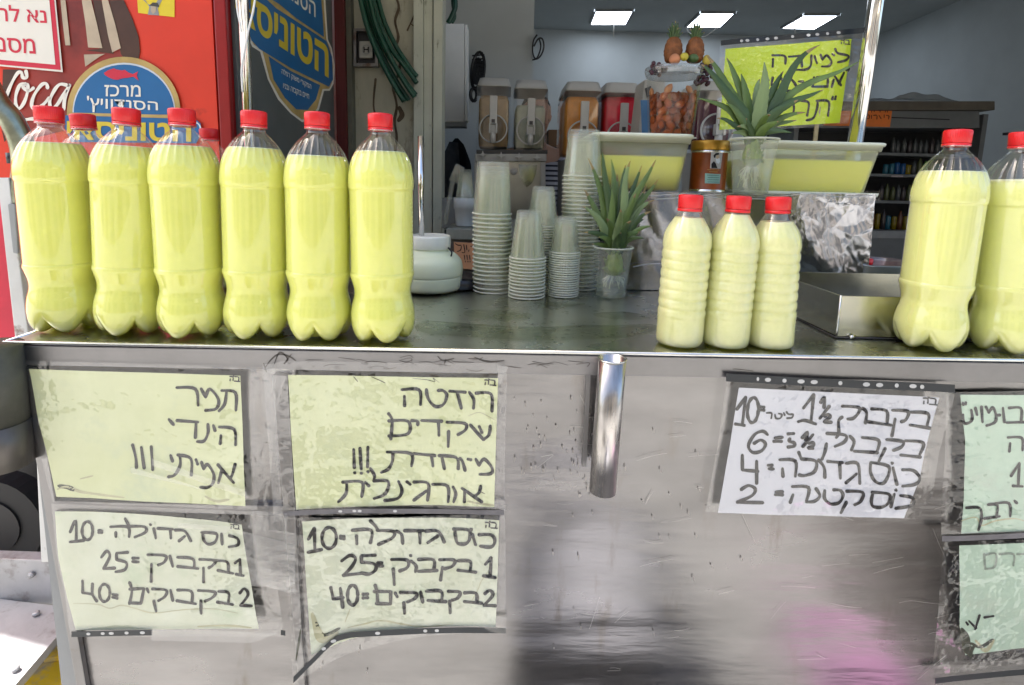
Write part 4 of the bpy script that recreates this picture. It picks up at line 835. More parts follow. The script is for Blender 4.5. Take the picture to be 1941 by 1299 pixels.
for k in range(8):
    z = .044 + k * .0142; SP += [(.0340, z), (.0344, z + .004), (.0341, z + .0085), (.0330, z + .0112)] if k < 7 else [(.0338, z), (.0345, z + .006)]
SP += [(.0338, .158), (.0318, .166), (.0285, .1735), (.0245, .1805), (.0205, .187), (.0172, .1925), (.0150, .197), (.0146, .2)]
SSP = smoothprof(SP, 2)
def smod(off):
    def f(r, z, a):
        rr = r
        if .150 < z < .188:
            wn = math.sin(math.pi * (z - .150) / .038); rr = r * (1 - .022 * wn * (.5 + .5 * math.cos(18 * a + z * 90)) ** 2)
        if z < .03: rr = r * (1 - .01 * math.cos(5 * a))
        return rr - off if rr > off else rr, z
    return f
LG = 'large lemonade bottles with red caps in a row on the counter'
rows = [('first and leftmost large lemonade bottle at the left end of the counter', 131, 622, 92, 210, 0.2695, .3), ('second large lemonade bottle from the left in the front row', 251, 627, 239, 220, 00.2680, 1.0),
        ('third large lemonade bottle from the left in the front row', 369, 632, 345, 220, 00.2690, 2.1), ('fourth large lemonade bottle from the left, directly below the thin steel pole', 490, 634, 481, 225, 0.2690, .8),
        ('fifth large lemonade bottle, the lower filled one below the big blue sticker', 607, 638, 601, 228, 0.2600, 1.7), ('sixth large lemonade bottle, rightmost of the left row beside the white jar', 727, 641, 721, 230, 0.2680, 2.6)]
for lab, bx, by, cx, cy, fl, rz in rows:
    p = atZ(bx, by, H); q = atY(cx, cy, p.y); bottle('big', lab, p.x, p.y, q.x, fl, LG, JUICE_L, cy, rz)
q = atY(158, 230, .868); bottle('big', 'large lemonade bottle half hidden behind the first and second bottles', q.x + .012, .868, q.x, .240, LG, JUICE_L, 0, .5)
q = atY(397, 272, 1.09); bottle('big', 'large lemonade bottle far back, only its cap showing behind the third bottle', q.x + .005, 1.09, q.x, .240, LG, JUICE_L, 0, .5)
LG2 = 'large pale lemonade bottles at the right end of the counter'
for lab, bx, by, cx, cy, fl, rz in [('large pale lemonade bottle beside the steel tray, left one of the right pair', 1756, 657, 1813, 270, .2610, .9), ('large pale lemonade bottle cut off by the right edge of the picture', 1900, 661, 1924, 270, .2520, 1.9)]:
    p = atZ(bx, by, H); q = atY(cx, cy, p.y); bottle('big', lab, p.x, p.y, q.x, fl, LG2, JUICE_R, cy, rz)
LG3 = 'small frozen lemonade bottles in the middle of the counter'
for lab, bx, by, cx, rz, fl in [('small ribbed lemonade bottle, left of the three small ones', 1286, 651, 1309, .2, .187), ('small ribbed lemonade bottle, middle of the three small ones', 1372, 653, 1400, 1.4, .193), ('small ribbed lemonade bottle, right of the three beside the steel tray', 1457, 654, 1476, 2.2, .184)]:
    p = atZ(bx, by, H); q = atY(cx, 380, p.y); bottle('small', lab, p.x, p.y, q.x, fl, LG3, JUICE_S, 0, rz)

# ================================================================== CUP STACKS
def cupmesh(key, R1, r2, h):
    prof = [(R1 + .0006, .0), (R1 + .0022, .0004), (R1 + .0026, .0018), (R1 + .0014, .0030), (R1, .0030)]
    wall = [(R1, .0030)] + [(R1 + (r2 - R1) * k / 7, .003 + (h - .003) * k / 7) for k in range(1, 7)] + [(r2 + .0004, h - .004), (r2 - .001, h - .0006), (r2 - .004, h), (r2 - .006, h - .002)]
    n = 40; v, f = lathe_geo(prof, n, capb=False, capt=False); v2, f2 = lathe_geo(wall, n, capb=False, capt=True)
    nb = len(f); f = f + [tuple(i + len(v) for i in q) for q in f2]; v = v + v2
    me = bpy.data.meshes.new(key); me.from_pydata(v, [], f); me.materials.append(RIMM); me.materials.append(CUPM)
    for i, p in enumerate(me.polygons): p.material_index = 0 if i < nb else 1; p.use_smooth = True
    return me
def stack(px, py, R1, r2, h, sp, n, where, grp, lean=0):
    b = atZ(px, py, H); me = cupmesh('cup_' + grp[:6], R1, r2, h); rn = random.Random(px)
    for k in range(n):
        o = bpy.data.objects.new('plastic_cup', me); C.objects.link(o)
        o.location = (b.x + rn.uniform(-.0005, .0005) + lean * k * sp, b.y + rn.uniform(-.0005, .0005), H + .0006 + k * sp + (rn.uniform(-.06, .08) * sp if k else 0)); o.rotation_euler = (0, R(lean * 57), rn.random() * 6)
        lab = 'clear plastic cup on top of ' + where if k == n - 1 else 'clear plastic cup at the very bottom of ' + where if k == 0 else 'clear plastic cup nested inside ' + where
        tag(o, lab, 'cup', grp)
stack(933, 551, .0395, .0325, .108, .0090, 19, 'the tall left cup stack', 'cups in the tall left stack', -.02)
stack(1097, 545, .0415, .0325, .100, .0087, 29, 'the tallest cup stack behind', 'cups in the tallest rear stack', -.01)
stack(1024, 549, .0335, .0225, .085, .0055, 26, 'the middle rear cup stack', 'cups in the middle rear stack')
stack(998, 562, .0355, .0235, .096, .0066, 13, 'the short front cup stack', 'cups in the short front stack', .0)
stack(1067, 560, .0300, .0200, .074, .0047, 20, 'the narrow stack left of the lower pineapple', 'cups in the narrow front stack')

# ================================================================== WHITE JAR WITH LADLE
jp = atZ(815, 549, H); 
t = T('white_jar', 'round white plastic jar with ribbed screw lid beside the last large bottle', 'jar', (jp.x, jp.y, H + .0006)); o3 = (jp.x, jp.y, H + .0006)
JARM = M('jar_white', (.74, .80, .58), .35, 0, .03, sss=.15)
lathe('jar_body', smoothprof([(.045, 0), (.060, .002), (.0665, .010), (.068, .028), (.0675, .032), (.069, .036), (.069, .050), (.0655, .064), (.056, .075), (.046, .081), (.041, .084), (.040, .091)], 3), JARM, t, 48, off=o3)
lathe('jar_lid', smoothprof([(.0405, .089), (.0425, .0895), (.0425, .112), (.040, .1155), (.036, .1160), (.034, .1145), (.001, .1145)], 2), PETR, t, 72, off=o3, mod=lambda r, z, a: (r * (1 + (.018 * max(0, math.cos(18 * a)) if .091 < z < .111 and r > .04 else 0)), z))
ld = T('ladle', 'straight steel ladle handle standing in the lid of the white jar', 'ladle', atY(799, 445, jp.y))
tube('ladle_handle', [atY(799, 447, jp.y), atY(797, 258, jp.y)], .0058, CHROME, ld, 14)
tube('lid_cord', smoothcurve([atY(850, 470, jp.y - .02), atY(856, 478, jp.y - .03), atY(855, 486, jp.y - .03)]), .0018, BLACKP, t, 6)

# ================================================================== FOIL STAND, TUBS
YB = 1.135
bz = H; tz = atY(1400, 367, YB).z
xl_ = atY(1118, 460, YB).x; xr_ = atY(1646, 460, YB).x
MIR = M('wrapped_steel', (.27, .28, .32), .16, 1, .12, 4, .5, 10, rvar=.06)
FOIL = M('aluminium_foil', (.52, .53, .57), .17, 1, .05)
t = T('foil_stand', 'steel crate wrapped in foil and clear film carrying the yellow tubs', 'crate', ((xl_ + xr_) / 2, YB + .2, H)); stand = t
box('crate_body', xl_, xr_, YB + .006, YB + .36, H + .001, tz - .002, MIR, t, .003)
box('counter_extension', xl_ - .02, 1.6, 1.203, 1.52, H - .03, H - .002, STEEL, cart)
V = []; F = []; NX, NY = 60, 30
xm = atY(1503, 460, YB).x
for j in range(NY + 1):
    for i in range(NX + 1):
        x = xl_ + (xm - xl_) * i / NX; z = H + .001 + (tz - H - .002) * j / NY
        V.append((x, YB + .002 + .0030 * noise.noise(Vector((x * 9, z * 11, 0))) + .0022 * noise.ridged_multi_fractal(Vector((x * 14 + z * 5, z * 9, 2)), 1.2, 2.1, 3, .9, 2.0), z))
for j in range(NY):
    for i in range(NX): k = j * (NX + 1) + i; F.append((k, k + 1, k + NX + 2, k + NX + 1))
mk('steel_front', V, F, MIR, t, True)
V = []; F = []; NX, NY = 90, 90; rn = random.Random(5)
q00, q10, q11, q01 = atY(1497, 548, YB), atY(1638, 560, YB), atY(1658, 368, YB), atY(1497, 366, YB)
for j in range(NY + 1):
    for i in range(NX + 1):
        u = i / NX; v_ = j / NY; p = (q00.lerp(q10, u)).lerp(q01.lerp(q11, u), v_)
        c = noise.voronoi(Vector((p.x * 17 + .5 * p.z, p.z * 19, 2)))[0]; am = .10 + .8 * max(u ** 3, v_ ** 4)
        n1 = noise.ridged_multi_fractal(Vector((p.x * 13, p.z * 10, 5)), 1.1, 2.1, 3, .9, 2.0)
        V.append((p.x, YB - .002 + 0.0004 * noise.noise(Vector((p.x * 90, p.z * 70 + p.x * 40, 3))) + am * (.006 * (c[1] - c[0]) - .0035 * n1) + .003 * math.sin(u * 9 + v_ * 4), p.z))
for j in range(NY):
    for i in range(NX): k = j * (NX + 1) + i; F.append((k, k + 1, k + NX + 2, k + NX + 1))
mk('foil_sheet', V, F, FOIL, t, False)
# clear film over the stand: rumpled, hanging over the front edge
def film(name, Lp, Rp, Y, m, amp, fq, nu=50, nv=20):
    def f(x, y):
        p = atY(x, y, Y); n1 = noise.ridged_multi_fractal(Vector((p.x * fq, p.z * fq * .8, 1)), .8, 2, 3, .9, 2.0); p.y += amp * n1; return p
    return sheet(name, Lp, Rp, f, m, t, nu, nv)
FILM = clearmat('clear_film', (.97, .97, .96), .01, rough=.07, bump=.8, bs=30, fscale=.8)
film('clear_film', [(1122, 362), (1124, 470), (1130, 545)], [(1520, 366), (1516, 470), (1510, 545)], YB - .014, FILM, -.006, 12)
film('film_edge', [(1225, 358), (1228, 372)], [(1665, 362), (1664, 382)], YB - .012, FILM, -.008, 26, 60, 6)
V = []; F = []
for s in ([(1232, 372), (1290, 368), (1340, 371), (1400, 366), (1470, 372), (1540, 368), (1600, 374), (1655, 370)], [(1240, 378), (1330, 374), (1420, 377), (1500, 380)], [(1200, 506), (1240, 500), (1290, 504)]):
    addt(V, F, smoothcurve([atY(x, y, YB - .016) for x, y in s]), .0012, 5)
mk('film_fold', V, F, clearmat('film_fold_plastic', (.9, .9, .9), .3, rough=.1, diff=.3), t, True)

def rr(hx, hy, z, rad, n=5, cx=0, cy=0):
    pts = []
    for sx, sy, a0 in ((1, 1, 0), (-1, 1, 90), (-1, -1, 180), (1, -1, 270)):
        for k in range(n + 1):
            a = R(a0 + 90 * k / n); pts.append((cx + sx * (hx - rad) + rad * math.cos(a), cy + sy * (hy - rad) + rad * math.sin(a), z))
    return pts
def loft(name, levels, m, par, cx, cy, z0, capb=True, capt=True, smooth=True, n=5):
    V = []; F = []; K = 4 * (n + 1)
    for hx, hy, z, rad in levels: V += rr(hx, hy, z0 + z, rad, n, cx, cy)
    for j in range(len(levels) - 1):
        for i in range(K): F.append((j * K + i, j * K + (i + 1) % K, (j + 1) * K + (i + 1) % K, (j + 1) * K + i))
    if capb: F.append(tuple(range(K))[::-1])
    if capt: F.append(tuple((len(levels) - 1) * K + i for i in range(K)))
    o = mk(name, V, F, m, par, smooth)
    for p in o.data.polygons:
        if len(p.vertices) > 4: p.use_smooth = False
    return o
def tub(label, x0, x1, ytop, ybot, fillpx, Y, dy, fl=1.0):
    a = atY(x0, ytop, Y); b = atY(x1, ytop, Y); zt_ = (a.z + b.z) / 2; z0 = tz + .001; h = zt_ - z0
    cx = (a.x + b.x) / 2; hx = (b.x - a.x) / 2; cy = Y + dy; t = T('juice_tub', label, 'tub', (cx, cy, z0))
    zf = atY((x0 + x1) / 2, fillpx, Y).z - z0; bx = hx * .80; by = dy * .84
    k = lambda s: (bx + (hx * .93 - bx) * s, by + (dy * .93 - by) * s)
    loft('tub_wall', [(bx - .004, by - .004, 0, .018), (bx, by, .004, .02)] + [(*k(s), .004 + (h * .88 - .004) * s, .022) for s in (.33, .66, 1)], TUBM, t, cx, cy, z0, capt=False)
    s = zf / (h * .88); loft('lemonade', [(bx - .005, by - .005, .002, .017), (*[q - .003 for q in k(s * .5)], zf * .5, .019), (*[q - .003 for q in k(s)], zf, .02)], JUICE_T, t, cx, cy, z0)
    loft('rolled_rim', [(hx * .935, dy * .935, h * .86, .023), (hx * .955, dy * .955, h * .84, .025), (hx * .97, dy * .97, h * .93, .026), (hx * .99, dy * .99, h * .935, .027), (hx, dy, h * .985, .028), (hx * .985, dy * .985, h, .027), (hx * .95, dy * .95, h * .995, .025)], TUBRIM, t, cx, cy, z0, capb=False, capt=False)
    return t, cx, cy, z0, h, hx
t1, cx1, cy1, z01, h1, hx1 = tub('square translucent tub half full of yellow juice behind the lower pineapple crown', 1126, 1323, 252, 357, 295, 1.15, .115)
loft('tub_lid', [(hx1 * .96, .110, h1 * .97, .025), (hx1 * .96, .110, h1 * .99, .025), (hx1 * .90, .104, h1 * .985, .022)], TUBRIM, t1, cx1, cy1, z01)
t2, cx2, cy2, z02, h2, hx2 = tub('wide translucent tub of yellow juice standing on a lid right of the upper pineapple crown', 1430, 1693, 268, 357, 303, 1.15, .115)
l2 = loft('spare_lid', [(hx2 * .86, .105, -.004, .022), (hx2 * .90, .112, -.002, .024), (hx2 * .91, .113, .006, .024)], TUBRIM, t2, cx2 + .005, cy2 - .006, z02)

# pineapple crowns in cups
DRY = M('dry_leaf_tip', (.30, .22, .10), .8, 0, .3, 30)
LEAF = [M('leaf_green', (.12, .19, .045), .45, 0, .3, 12, .3, 60, stretch=(1, 1, .3)), M('leaf_dark', (.06, .11, .032), .45, 0, .3, 12, .3, 60, stretch=(1, 1, .3)), M('leaf_pale', (.22, .30, .12), .5, 0, .25, 14, .3, 60, stretch=(1, 1, .3))]
ROOTM = M('root_pale', (.55, .55, .38), .8, 0, .2); FLESH = M('crown_flesh', (.20, .28, .04), .5, 0, .3, 40, .4, 60)
def leaf(B, Tp, w, m, par, arch=.35, sag=0):
    B = Vector(B); Tp = Vector(Tp); d = Tp - B; L = d.length; wob = random.uniform(-.06, .06) * L
    Cc = B + d * .5 + Vector((d.x * -.22, d.y * -.22, L * arch * .5)) + Vector((0, 0, sag))
    V = []; F = []; N = 22; view = (EYE - B).normalized()
    for i in range(N + 1):
        t_ = i / N; p = B * (1 - t_) ** 2 + Cc * 2 * t_ * (1 - t_) + Tp * t_ ** 2 + Vector((wob * math.sin(2 * math.pi * t_) * .5, 0, wob * .3 * math.sin(3 * math.pi * t_)))
        tg = ((Cc - B) * (1 - t_) + (Tp - Cc) * t_).normalized()
        out = Vector((d.x, d.y, .25 * L)).normalized(); sd = tg.cross(Vector((0, -1, .25)) if abs(d.x) > abs(d.y) * .5 else Vector((0, -1, .2))).normalized()
        nn = sd.cross(tg).normalized()
        ww = w * (.62 + .38 * math.sin(min(1, t_ * 3) * math.pi / 2)) * (1 - t_ ** 2.2) ** .9 * (1.06 if i % 2 else .96) + .0004
        V += [p - sd * ww * .5 + nn * ww * .16, p, p + sd * ww * .5 + nn * ww * .16]
    for i in range(N):
        F += [(3 * i, 3 * i + 1, 3 * i + 4, 3 * i + 3), (3 * i + 1, 3 * i + 2, 3 * i + 5, 3 * i + 4)]
    o = mk('leaf', V, F, m, par, True); o.data.materials.append(DRY); dry = random.choice((0, 1, 2, 3))
    for q in o.data.polygons[len(F) - 2 * dry:] if dry else []: q.material_index = 1
    md = o.modifiers.new('thick', 'SOLIDIFY'); md.thickness = .0012; return o
def crown(label, bx, by, Y, tips, wmin, cuplab, cuppx, sc=1.0):
    rx, ry, rbx, rby, rw, bw, base = cuppx
    rim = atY(rx, ry, Y); bt = Vector((rim.x - .001, Y, base)); hh = rim.z - base
    tc = T('plant_cup', cuplab, 'cup', (bt.x, Y, base))
    prof = [(bw * .9, .0008), (bw, .002), (bw + (rw - bw) * .5, hh * .5), (rw * .985, hh * .9), (rw * .99, hh * .96), (rw + .002, hh * .985), (rw + .003, hh), (rw, hh + .0005)]
    lathe('cup_wall', prof, CUPM, tc, 48, off=(bt.x, Y, base), capt=False)
    lathe('cup_rim', [(rw + .001, hh * .975), (rw + .0035, hh * .99), (rw + .0025, hh + .001), (rw, hh + .0008)], RIMM, tc, 48, off=(bt.x, Y, base), capb=False, capt=False)
    wz = hh * (.48 if sc == 1 else .62)
    lathe('water', [(bw * .9 - .001, .0025), (bw - .0012, .004), (bw + (rw - bw) * wz / hh - .0014, wz)], WATER, tc, 40, off=(bt.x, Y, base))
    B = atY(bx, by, Y); t = T('pineapple_crown', label, 'pineapple crown', (B.x, B.y, B.z - .05))
    lathe('crown_base', smoothprof([(.004, -.058), (.011, -.055), (.016, -.048), (.018, -.040), (.016, -.028), (.012, -.012), (.006, .0)], 3), FLESH, t, 28, off=B, mod=lambda r, z, a: (r * (1 + .08 * math.cos(7 * a + z * 200)), z))
    rn = random.Random(bx)
    for i in range(26):
        a = rn.random() * 6.28; L_ = rn.uniform(.012, .035) * (1.3 if sc > 1 else .7); s = B + Vector((math.cos(a) * .010, math.sin(a) * .010, -.058))
        e = s + Vector((math.cos(a) * .012, math.sin(a) * .012, -L_)); tube('root', [s, s.lerp(e, .5) + Vector((rn.uniform(-.006, .006), 0, 0)), e], .0008, ROOTM, t, 5, False)
    for i in range(14):
        a = rn.random() * 6.28; leaf(B + Vector((math.cos(a) * .012, math.sin(a) * .012, -.045)), B + Vector((math.cos(a) * .025, math.sin(a) * .020, -.040 + rn.uniform(-.012, .02))), .008, LEAF[2], t, .2)
    for i, (tx, ty, w, dyy) in enumerate(tips):
        Tt = atY(tx, ty, Y + dyy); off = Vector((Tt.x - B.x, Tt.y - B.y, 0)); off = off.normalized() * .010 if off.length > 0 else off
        leaf(B + off + Vector((0, 0, -.012 + .018 * (i % 3) * .5)), Tt, w, LEAF[(0, 1, 0, 2, 1)[i % 5]], t, .20 if ty < by - 100 else .42)
    return t
c1 = [(1115, 300, .015, .03), (1142, 288, .017, .02), (1159, 302, .016, .05), (1195, 305, .018, .01), (1186, 313, .015, .05), (1243, 304, .016, .02), (1217, 314, .014, .05), (1248, 340, .015, .03), (1242, 379, .014, .02), (1235, 401, .015, .0), (1236, 429, .014, -.02),
      (1220, 452, .014, -.03), (1108, 360, .017, .02), (1106, 392, .018, -.01), (1108, 441, .015, -.02), (1123, 463, .013, -.03), (1134, 363, .014, .04), (1205, 367, .017, -.02), (1177, 397, .019, -.04), (1177, 442, .018, -.05), (1150, 415, .018, -.045), (1128, 330, .014, .05), (1226, 352, .013, .05), (1170, 330, .015, .06), (1196, 420, .016, -.05), (1135, 450, .014, -.05), (1212, 440, .014, -.05), (1160, 360, .018, .0), (1190, 350, .018, .01), (1222, 415, .013, .03)]
cb = atZ(1159, 563, H)
crown('short bushy green pineapple crown in a clear cup beside the cup stacks', 1166, 470, cb.y, c1, .015, 'clear cup of water holding the lower pineapple crown', (1163, 468, 0, 0, .0385, .030, H + .0006))
c2 = [(1339, 104, .022, .03), (1330, 122, .026, .0), (1378, 110, .020, .05), (1449, 118, .030, .0), (1554, 85, .022, .04), (1630, 116, .016, .05), (1561, 170, .018, .02), (1323, 186, .016, .0), (1379, 190, .016, .04), (1359, 224, .014, -.02), (1527, 213, .015, .0), (1500, 252, .016, -.03), (1510, 228, .013, .03),
      (1387, 253, .014, -.04), (1541, 155, .012, .05), (1377, 195, .018, -.02), (1513, 189, .020, -.01), (1460, 218, .020, -.05), (1440, 150, .024, .05), (1485, 135, .022, .03), (1405, 140, .022, .03), (1415, 225, .016, -.04), (1475, 230, .018, -.05), (1398, 240, .013, -.05)]
YC2 = 1.06
crown('long leaved dark pineapple crown in a clear cup in front of the neon sign', 1428, 262, YC2 + .03, c2, .02, 'clear cup holding the upper pineapple crown on the foil crate edge', (1431, 264, 0, 0, .045, .034, tz + .001), 1.3)
# small ledge that carries the upper cup
box('film_shelf', atY(1380, 360, YC2).x, atY(1462, 360, YC2).x, YC2 - .035, YB + .01, tz - .004, tz - .0002, FILM, stand)

# brown canister with portrait label
cp_ = atY(1340, 357, 1.22); t = T('canister', 'brown canister with gold lid and a small portrait label between the tubs', 'canister', (cp_.x, 1.22, tz + .001)); o3 = (cp_.x, 1.22, tz + .001); zl = atY(1342, 285, 1.18).z - tz; ztp = atY(1345, 266, 1.18).z - tz
rc = .040
lathe('canister_body', [(rc * .97, 0), (rc, .001), (rc, .006), (rc * .985, .007), (rc * .985, zl - .006), (rc, zl - .005), (rc, zl)], M('canister_brown', (.26, .055, .008), .35, 0, .5, 9, spec=.4), t, 48, off=o3)
lathe('canister_lid', [(rc * 1.03, zl), (rc * 1.05, zl + .002), (rc * 1.05, ztp - .003), (rc * 1.02, ztp), (.001, ztp)], M('canister_gold', (.45, .24, .03), .3, .6, .1), t, 48, off=o3)
lathe('base_ring', [(rc * 1.012, .0), (rc * 1.015, .005), (rc, .0055)], LIPM, t, 48, off=o3, capb=False, capt=False); lathe('neck_ring', [(rc * 1.01, zl - .005), (rc * 1.02, zl - .001), (rc, zl)], LIPM, t, 48, off=o3, capb=False, capt=False)
def oncyl(cx, cy, r):
    def f(x, y):
        d = ray(x, y); a = d.x ** 2 + d.y ** 2; ox, oy = -cx, -cy; b_ = 2 * (ox * d.x + oy * d.y); c_ = ox * ox + oy * oy - r * r; D = b_ * b_ - 4 * a * c_
        k = (-b_ - math.sqrt(max(0, D))) / (2 * a); return EYE + d * k
    return f
z7 = lambda p: [(1210 + x / 8.662, 230 + y / 8.662) for x, y in p]
cyf = lambda k: oncyl(cp_.x, 1.22, rc * .985 + .0006 * k)
def cylpatch(name, L_, R_, k, m): mk(name, *sheet_geo(z7(L_), z7(R_), 8, 3, cyf(k)), m, t, True)
cylpatch('portrait_label', [(1195, 505), (1175, 775)], [(1385, 515), (1350, 780)], 1, M('label_grey', (.42, .42, .40), .5))
cylpatch('teal_label', [(1095, 855), (1090, 1020)], [(1352, 870), (1335, 1025)], 1, M('label_teal', (.25, .45, .40), .5))
for pts, mm in (([(1235, 560), (1270, 525), (1320, 520), (1330, 545), (1275, 560), (1262, 600), (1240, 600)], INK), ([(1280, 560), (1325, 550), (1332, 600), (1300, 620), (1275, 610)], CREAM), ([(1270, 610), (1335, 605), (1345, 660), (1320, 700), (1280, 680)], LBL), ([(1200, 700), (1240, 655), (1270, 690), (1300, 770), (1200, 770)], INK)):
    V = [cyf(2)(*q) for q in z7(pts)]; mk('printed_portrait', V, [tuple(range(len(V)))], mm, t)
writing('label_print', [[(1130 + 10 * (k % 2), 885 + 37 * k), (1325, 890 + 37 * k)] for k in range(4)], 1210, 230, 8.662, 8, cyf(2), M('label_ink', (.05, .12, .10), .6), t)
writing('label_print', [[(1135, 797), (1325, 800)], [(1165, 830), (1300, 834)]], 1210, 230, 8.662, 7, cyf(1), GOLD, t)

# tub of almonds with toy fruit on its lid
YA = 1.27; ar = atY(1277, 160, YA); zA0 = z01 + h1 + .0015; zA1 = atY(1280, 124, YA - .05).z; hA = zA1 - zA0
t = T('almond_tub', 'clear round tub full of soaked brown almonds on the left juice tub', 'tub', (ar.x, YA, zA0)); o3 = (ar.x, YA, zA0)
RA0, RA1 = .050, .064
box('tub_base_board', ar.x - .05, ar.x + .05, cy1 - .03, YA + .05, zA0 - .004, zA0 - .0008, TUBRIM, t, .001)
lathe('tub_wall', [(RA0, 0), (RA0 + .001, .002), (RA1 * .97, hA * .93)], clearmat('almond_tub_plastic', (.95, .95, .94), .01, rough=.08, fscale=.6, diff=.02), t, 56, off=o3, capt=False)
lathe('tub_lid', smoothprof([(RA1 * .96, hA * .90), (RA1 * 1.0, hA * .895), (RA1 * 1.02, hA * .93), (RA1 * 1.04, hA * .955), (RA1 * 1.05, hA * 1.0), (RA1 * 1.0, hA * 1.02), (RA1 * .97, hA * 1.01), (.001, hA * 1.01)], 2), clearmat('lid_plastic', (.9, .92, .92), .08, rough=.1, fscale=1.2, diff=.14, dcol=(.7, .73, .73)), t, 56, off=o3, mod=lambda r, z, a: (r * (1 + .006 * math.cos(30 * a)), z))
lathe('syrup', [(RA0 - .003, .002), (RA0 + (RA1 - RA0) * .6 - .004, hA * .62)], clearmat('syrup_brown', (.88, .60, .34), .0, rough=.05, fscale=.2, diff=.04, dcol=(.22, .06, .01)), t, 40, off=o3)
AL = [M('almond_skin', (.36, .14, .035), .38, 0, .25, 60, .3, 200, spec=.5), M('almond_skin_dark', (.20, .065, .016), .35, 0, .25, 60, .3, 200)]
V, F = lathe_geo([(.0001, -.0115), (.0042, -.0100), (.0072, -.0060), (.0084, -.001), (.0076, .004), (.0052, .0085), (.0024, .0115), (.0001, .0130)], 14, capb=False, capt=False)
alm = []
for mm in AL:
    me = bpy.data.meshes.new('almond'); me.from_pydata([(x, y * .6, z) for x, y, z in V], [], F); me.materials.append(mm); me.polygons.foreach_set('use_smooth', [True] * len(me.polygons)); alm.append(me)
rn = random.Random(11); nr = 7
for k in range(nr):
    zz = .010 + k * (hA * .70 / nr); r = RA0 + (RA1 - RA0) * zz / hA - .0095
    for j in range(12):
        if k == nr - 1 and j % 2: continue
        a = 2 * math.pi * (j + .5 * (k % 2)) / 12 + rn.uniform(-.08, .08)
        o = bpy.data.objects.new('almond', alm[rn.random() < .35]); C.objects.link(o)
        o.location = (ar.x + r * math.cos(a), YA + r * math.sin(a), zA0 + zz + rn.uniform(-.002, .002))
        o.rotation_euler = (Matrix.Rotation(a + math.pi / 2 + rn.uniform(-.3, .3), 3, 'Z') @ Matrix.Rotation(rn.uniform(-1.5, 1.5), 3, 'Y')).to_euler()
        s = rn.uniform(.9, 1.15); o.scale = (s, s, s)
        tag(o, 'soaked brown almond packed inside the round clear tub', 'almond', 'almonds in the round tub')
# toy fruit
PB = M('pineapple_skin', (.20, .065, .012), .6, 0, .4, 60, .8, 120)
zt3 = zA0 + hA * 1.012
def fruit(name, label, cat, px, py, Y, r, m, sq=1, n=20):
    c = atY(px, py, Y); t = T(name, label, cat, c); lathe('fruit_body', [(r * math.sin(math.pi * k / 10) + .00005, -r * sq * math.cos(math.pi * k / 10)) for k in range(11)], m, t, n, off=c, capb=False, capt=False); return t, c
for px, lab in ((1276, 'left toy pineapple standing on the almond tub'), (1317, 'right toy pineapple standing on the almond tub')):
    c = atY(px, 97, YA); t = T('toy_pineapple', lab, 'toy pineapple', (c.x, c.y, c.z - .025), 'toy pineapples on the almond tub')
    lathe('fruit_body', smoothprof([(.006, -.027), (.015, -.025), (.0195, -.012), (.0205, .0), (.0185, .014), (.013, .026), (.005, .031)], 3), PB, t, 48, off=c, mod=lambda r, z, a: (r * (1 + .07 * math.cos(9 * a + z * 420) * math.cos(9 * a - z * 420)), z))
    for k in range(16):
        a = 2.4 * k; rad = .020 * (1 - k / 20); hh = .022 + .026 * k / 16
        leaf(c + Vector((math.cos(a) * .003, math.sin(a) * .003, .018)), c + Vector((math.cos(a) * rad, math.sin(a) * rad, .020 + hh)), .006, LEAF[1], t, .3)
fruit('toy_peach', 'pink orange toy peach in front of the left toy pineapple', 'toy peach', 1279, 113, YA - .04, .0125, M('peach_skin', (.50, .20, .09), .6, 0, .25, 20))
fruit('toy_lemon', 'small yellow toy lemon between the two toy pineapples', 'toy lemon', 1297, 108, YA - .045, .0092, M('lemon_skin', (.50, .42, .04), .5, 0, .15, 30))
fruit('toy_banana', 'yellow toy fruit at the right side of the almond tub lid', 'toy fruit', 1339, 117, YA - .01, .0095, M('banana_skin', (.48, .36, .04), .5, 0, .2, 30), 1.6)
fruit('toy_plum', 'dark green toy fruit below the right toy pineapple', 'toy fruit', 1314, 111, YA - .035, .012, LEAF[1], .8)
GR = M('grape_skin', (.045, .010, .018), .3, 0, .4, 30)
for lab, cx_, cy_, ww, n_ in (('bunch of dark red toy grapes on the left edge of the lid', 1245, 129, 15, 24), ('bunch of dark toy grapes hanging at the right edge of the lid', 1333, 128, 13, 26)):
    c = atY(cx_, cy_, YA - .02); t = T('toy_grapes', lab, 'toy grapes', c); rn = random.Random(cx_)
    v, f = lathe_geo([(.0052 * math.sin(math.pi * k / 6) + .00005, -.0052 * math.cos(math.pi * k / 6)) for k in range(7)], 10, capb=False, capt=False)
    me = bpy.data.meshes.new('grape'); me.from_pydata(v, [], f); me.materials.append(GR); me.polygons.foreach_set('use_smooth', [True] * len(me.polygons))
    for k in range(n_):
        g = bpy.data.objects.new('grape', me); C.objects.link(g); g.parent = t
        dx = rn.uniform(-1, 1); g.location = (dx * .018, rn.uniform(-.02, .015), (rn.uniform(-.012, .010) if cx_ < 1300 else rn.uniform(-.035, .010)) - abs(dx) * .005)

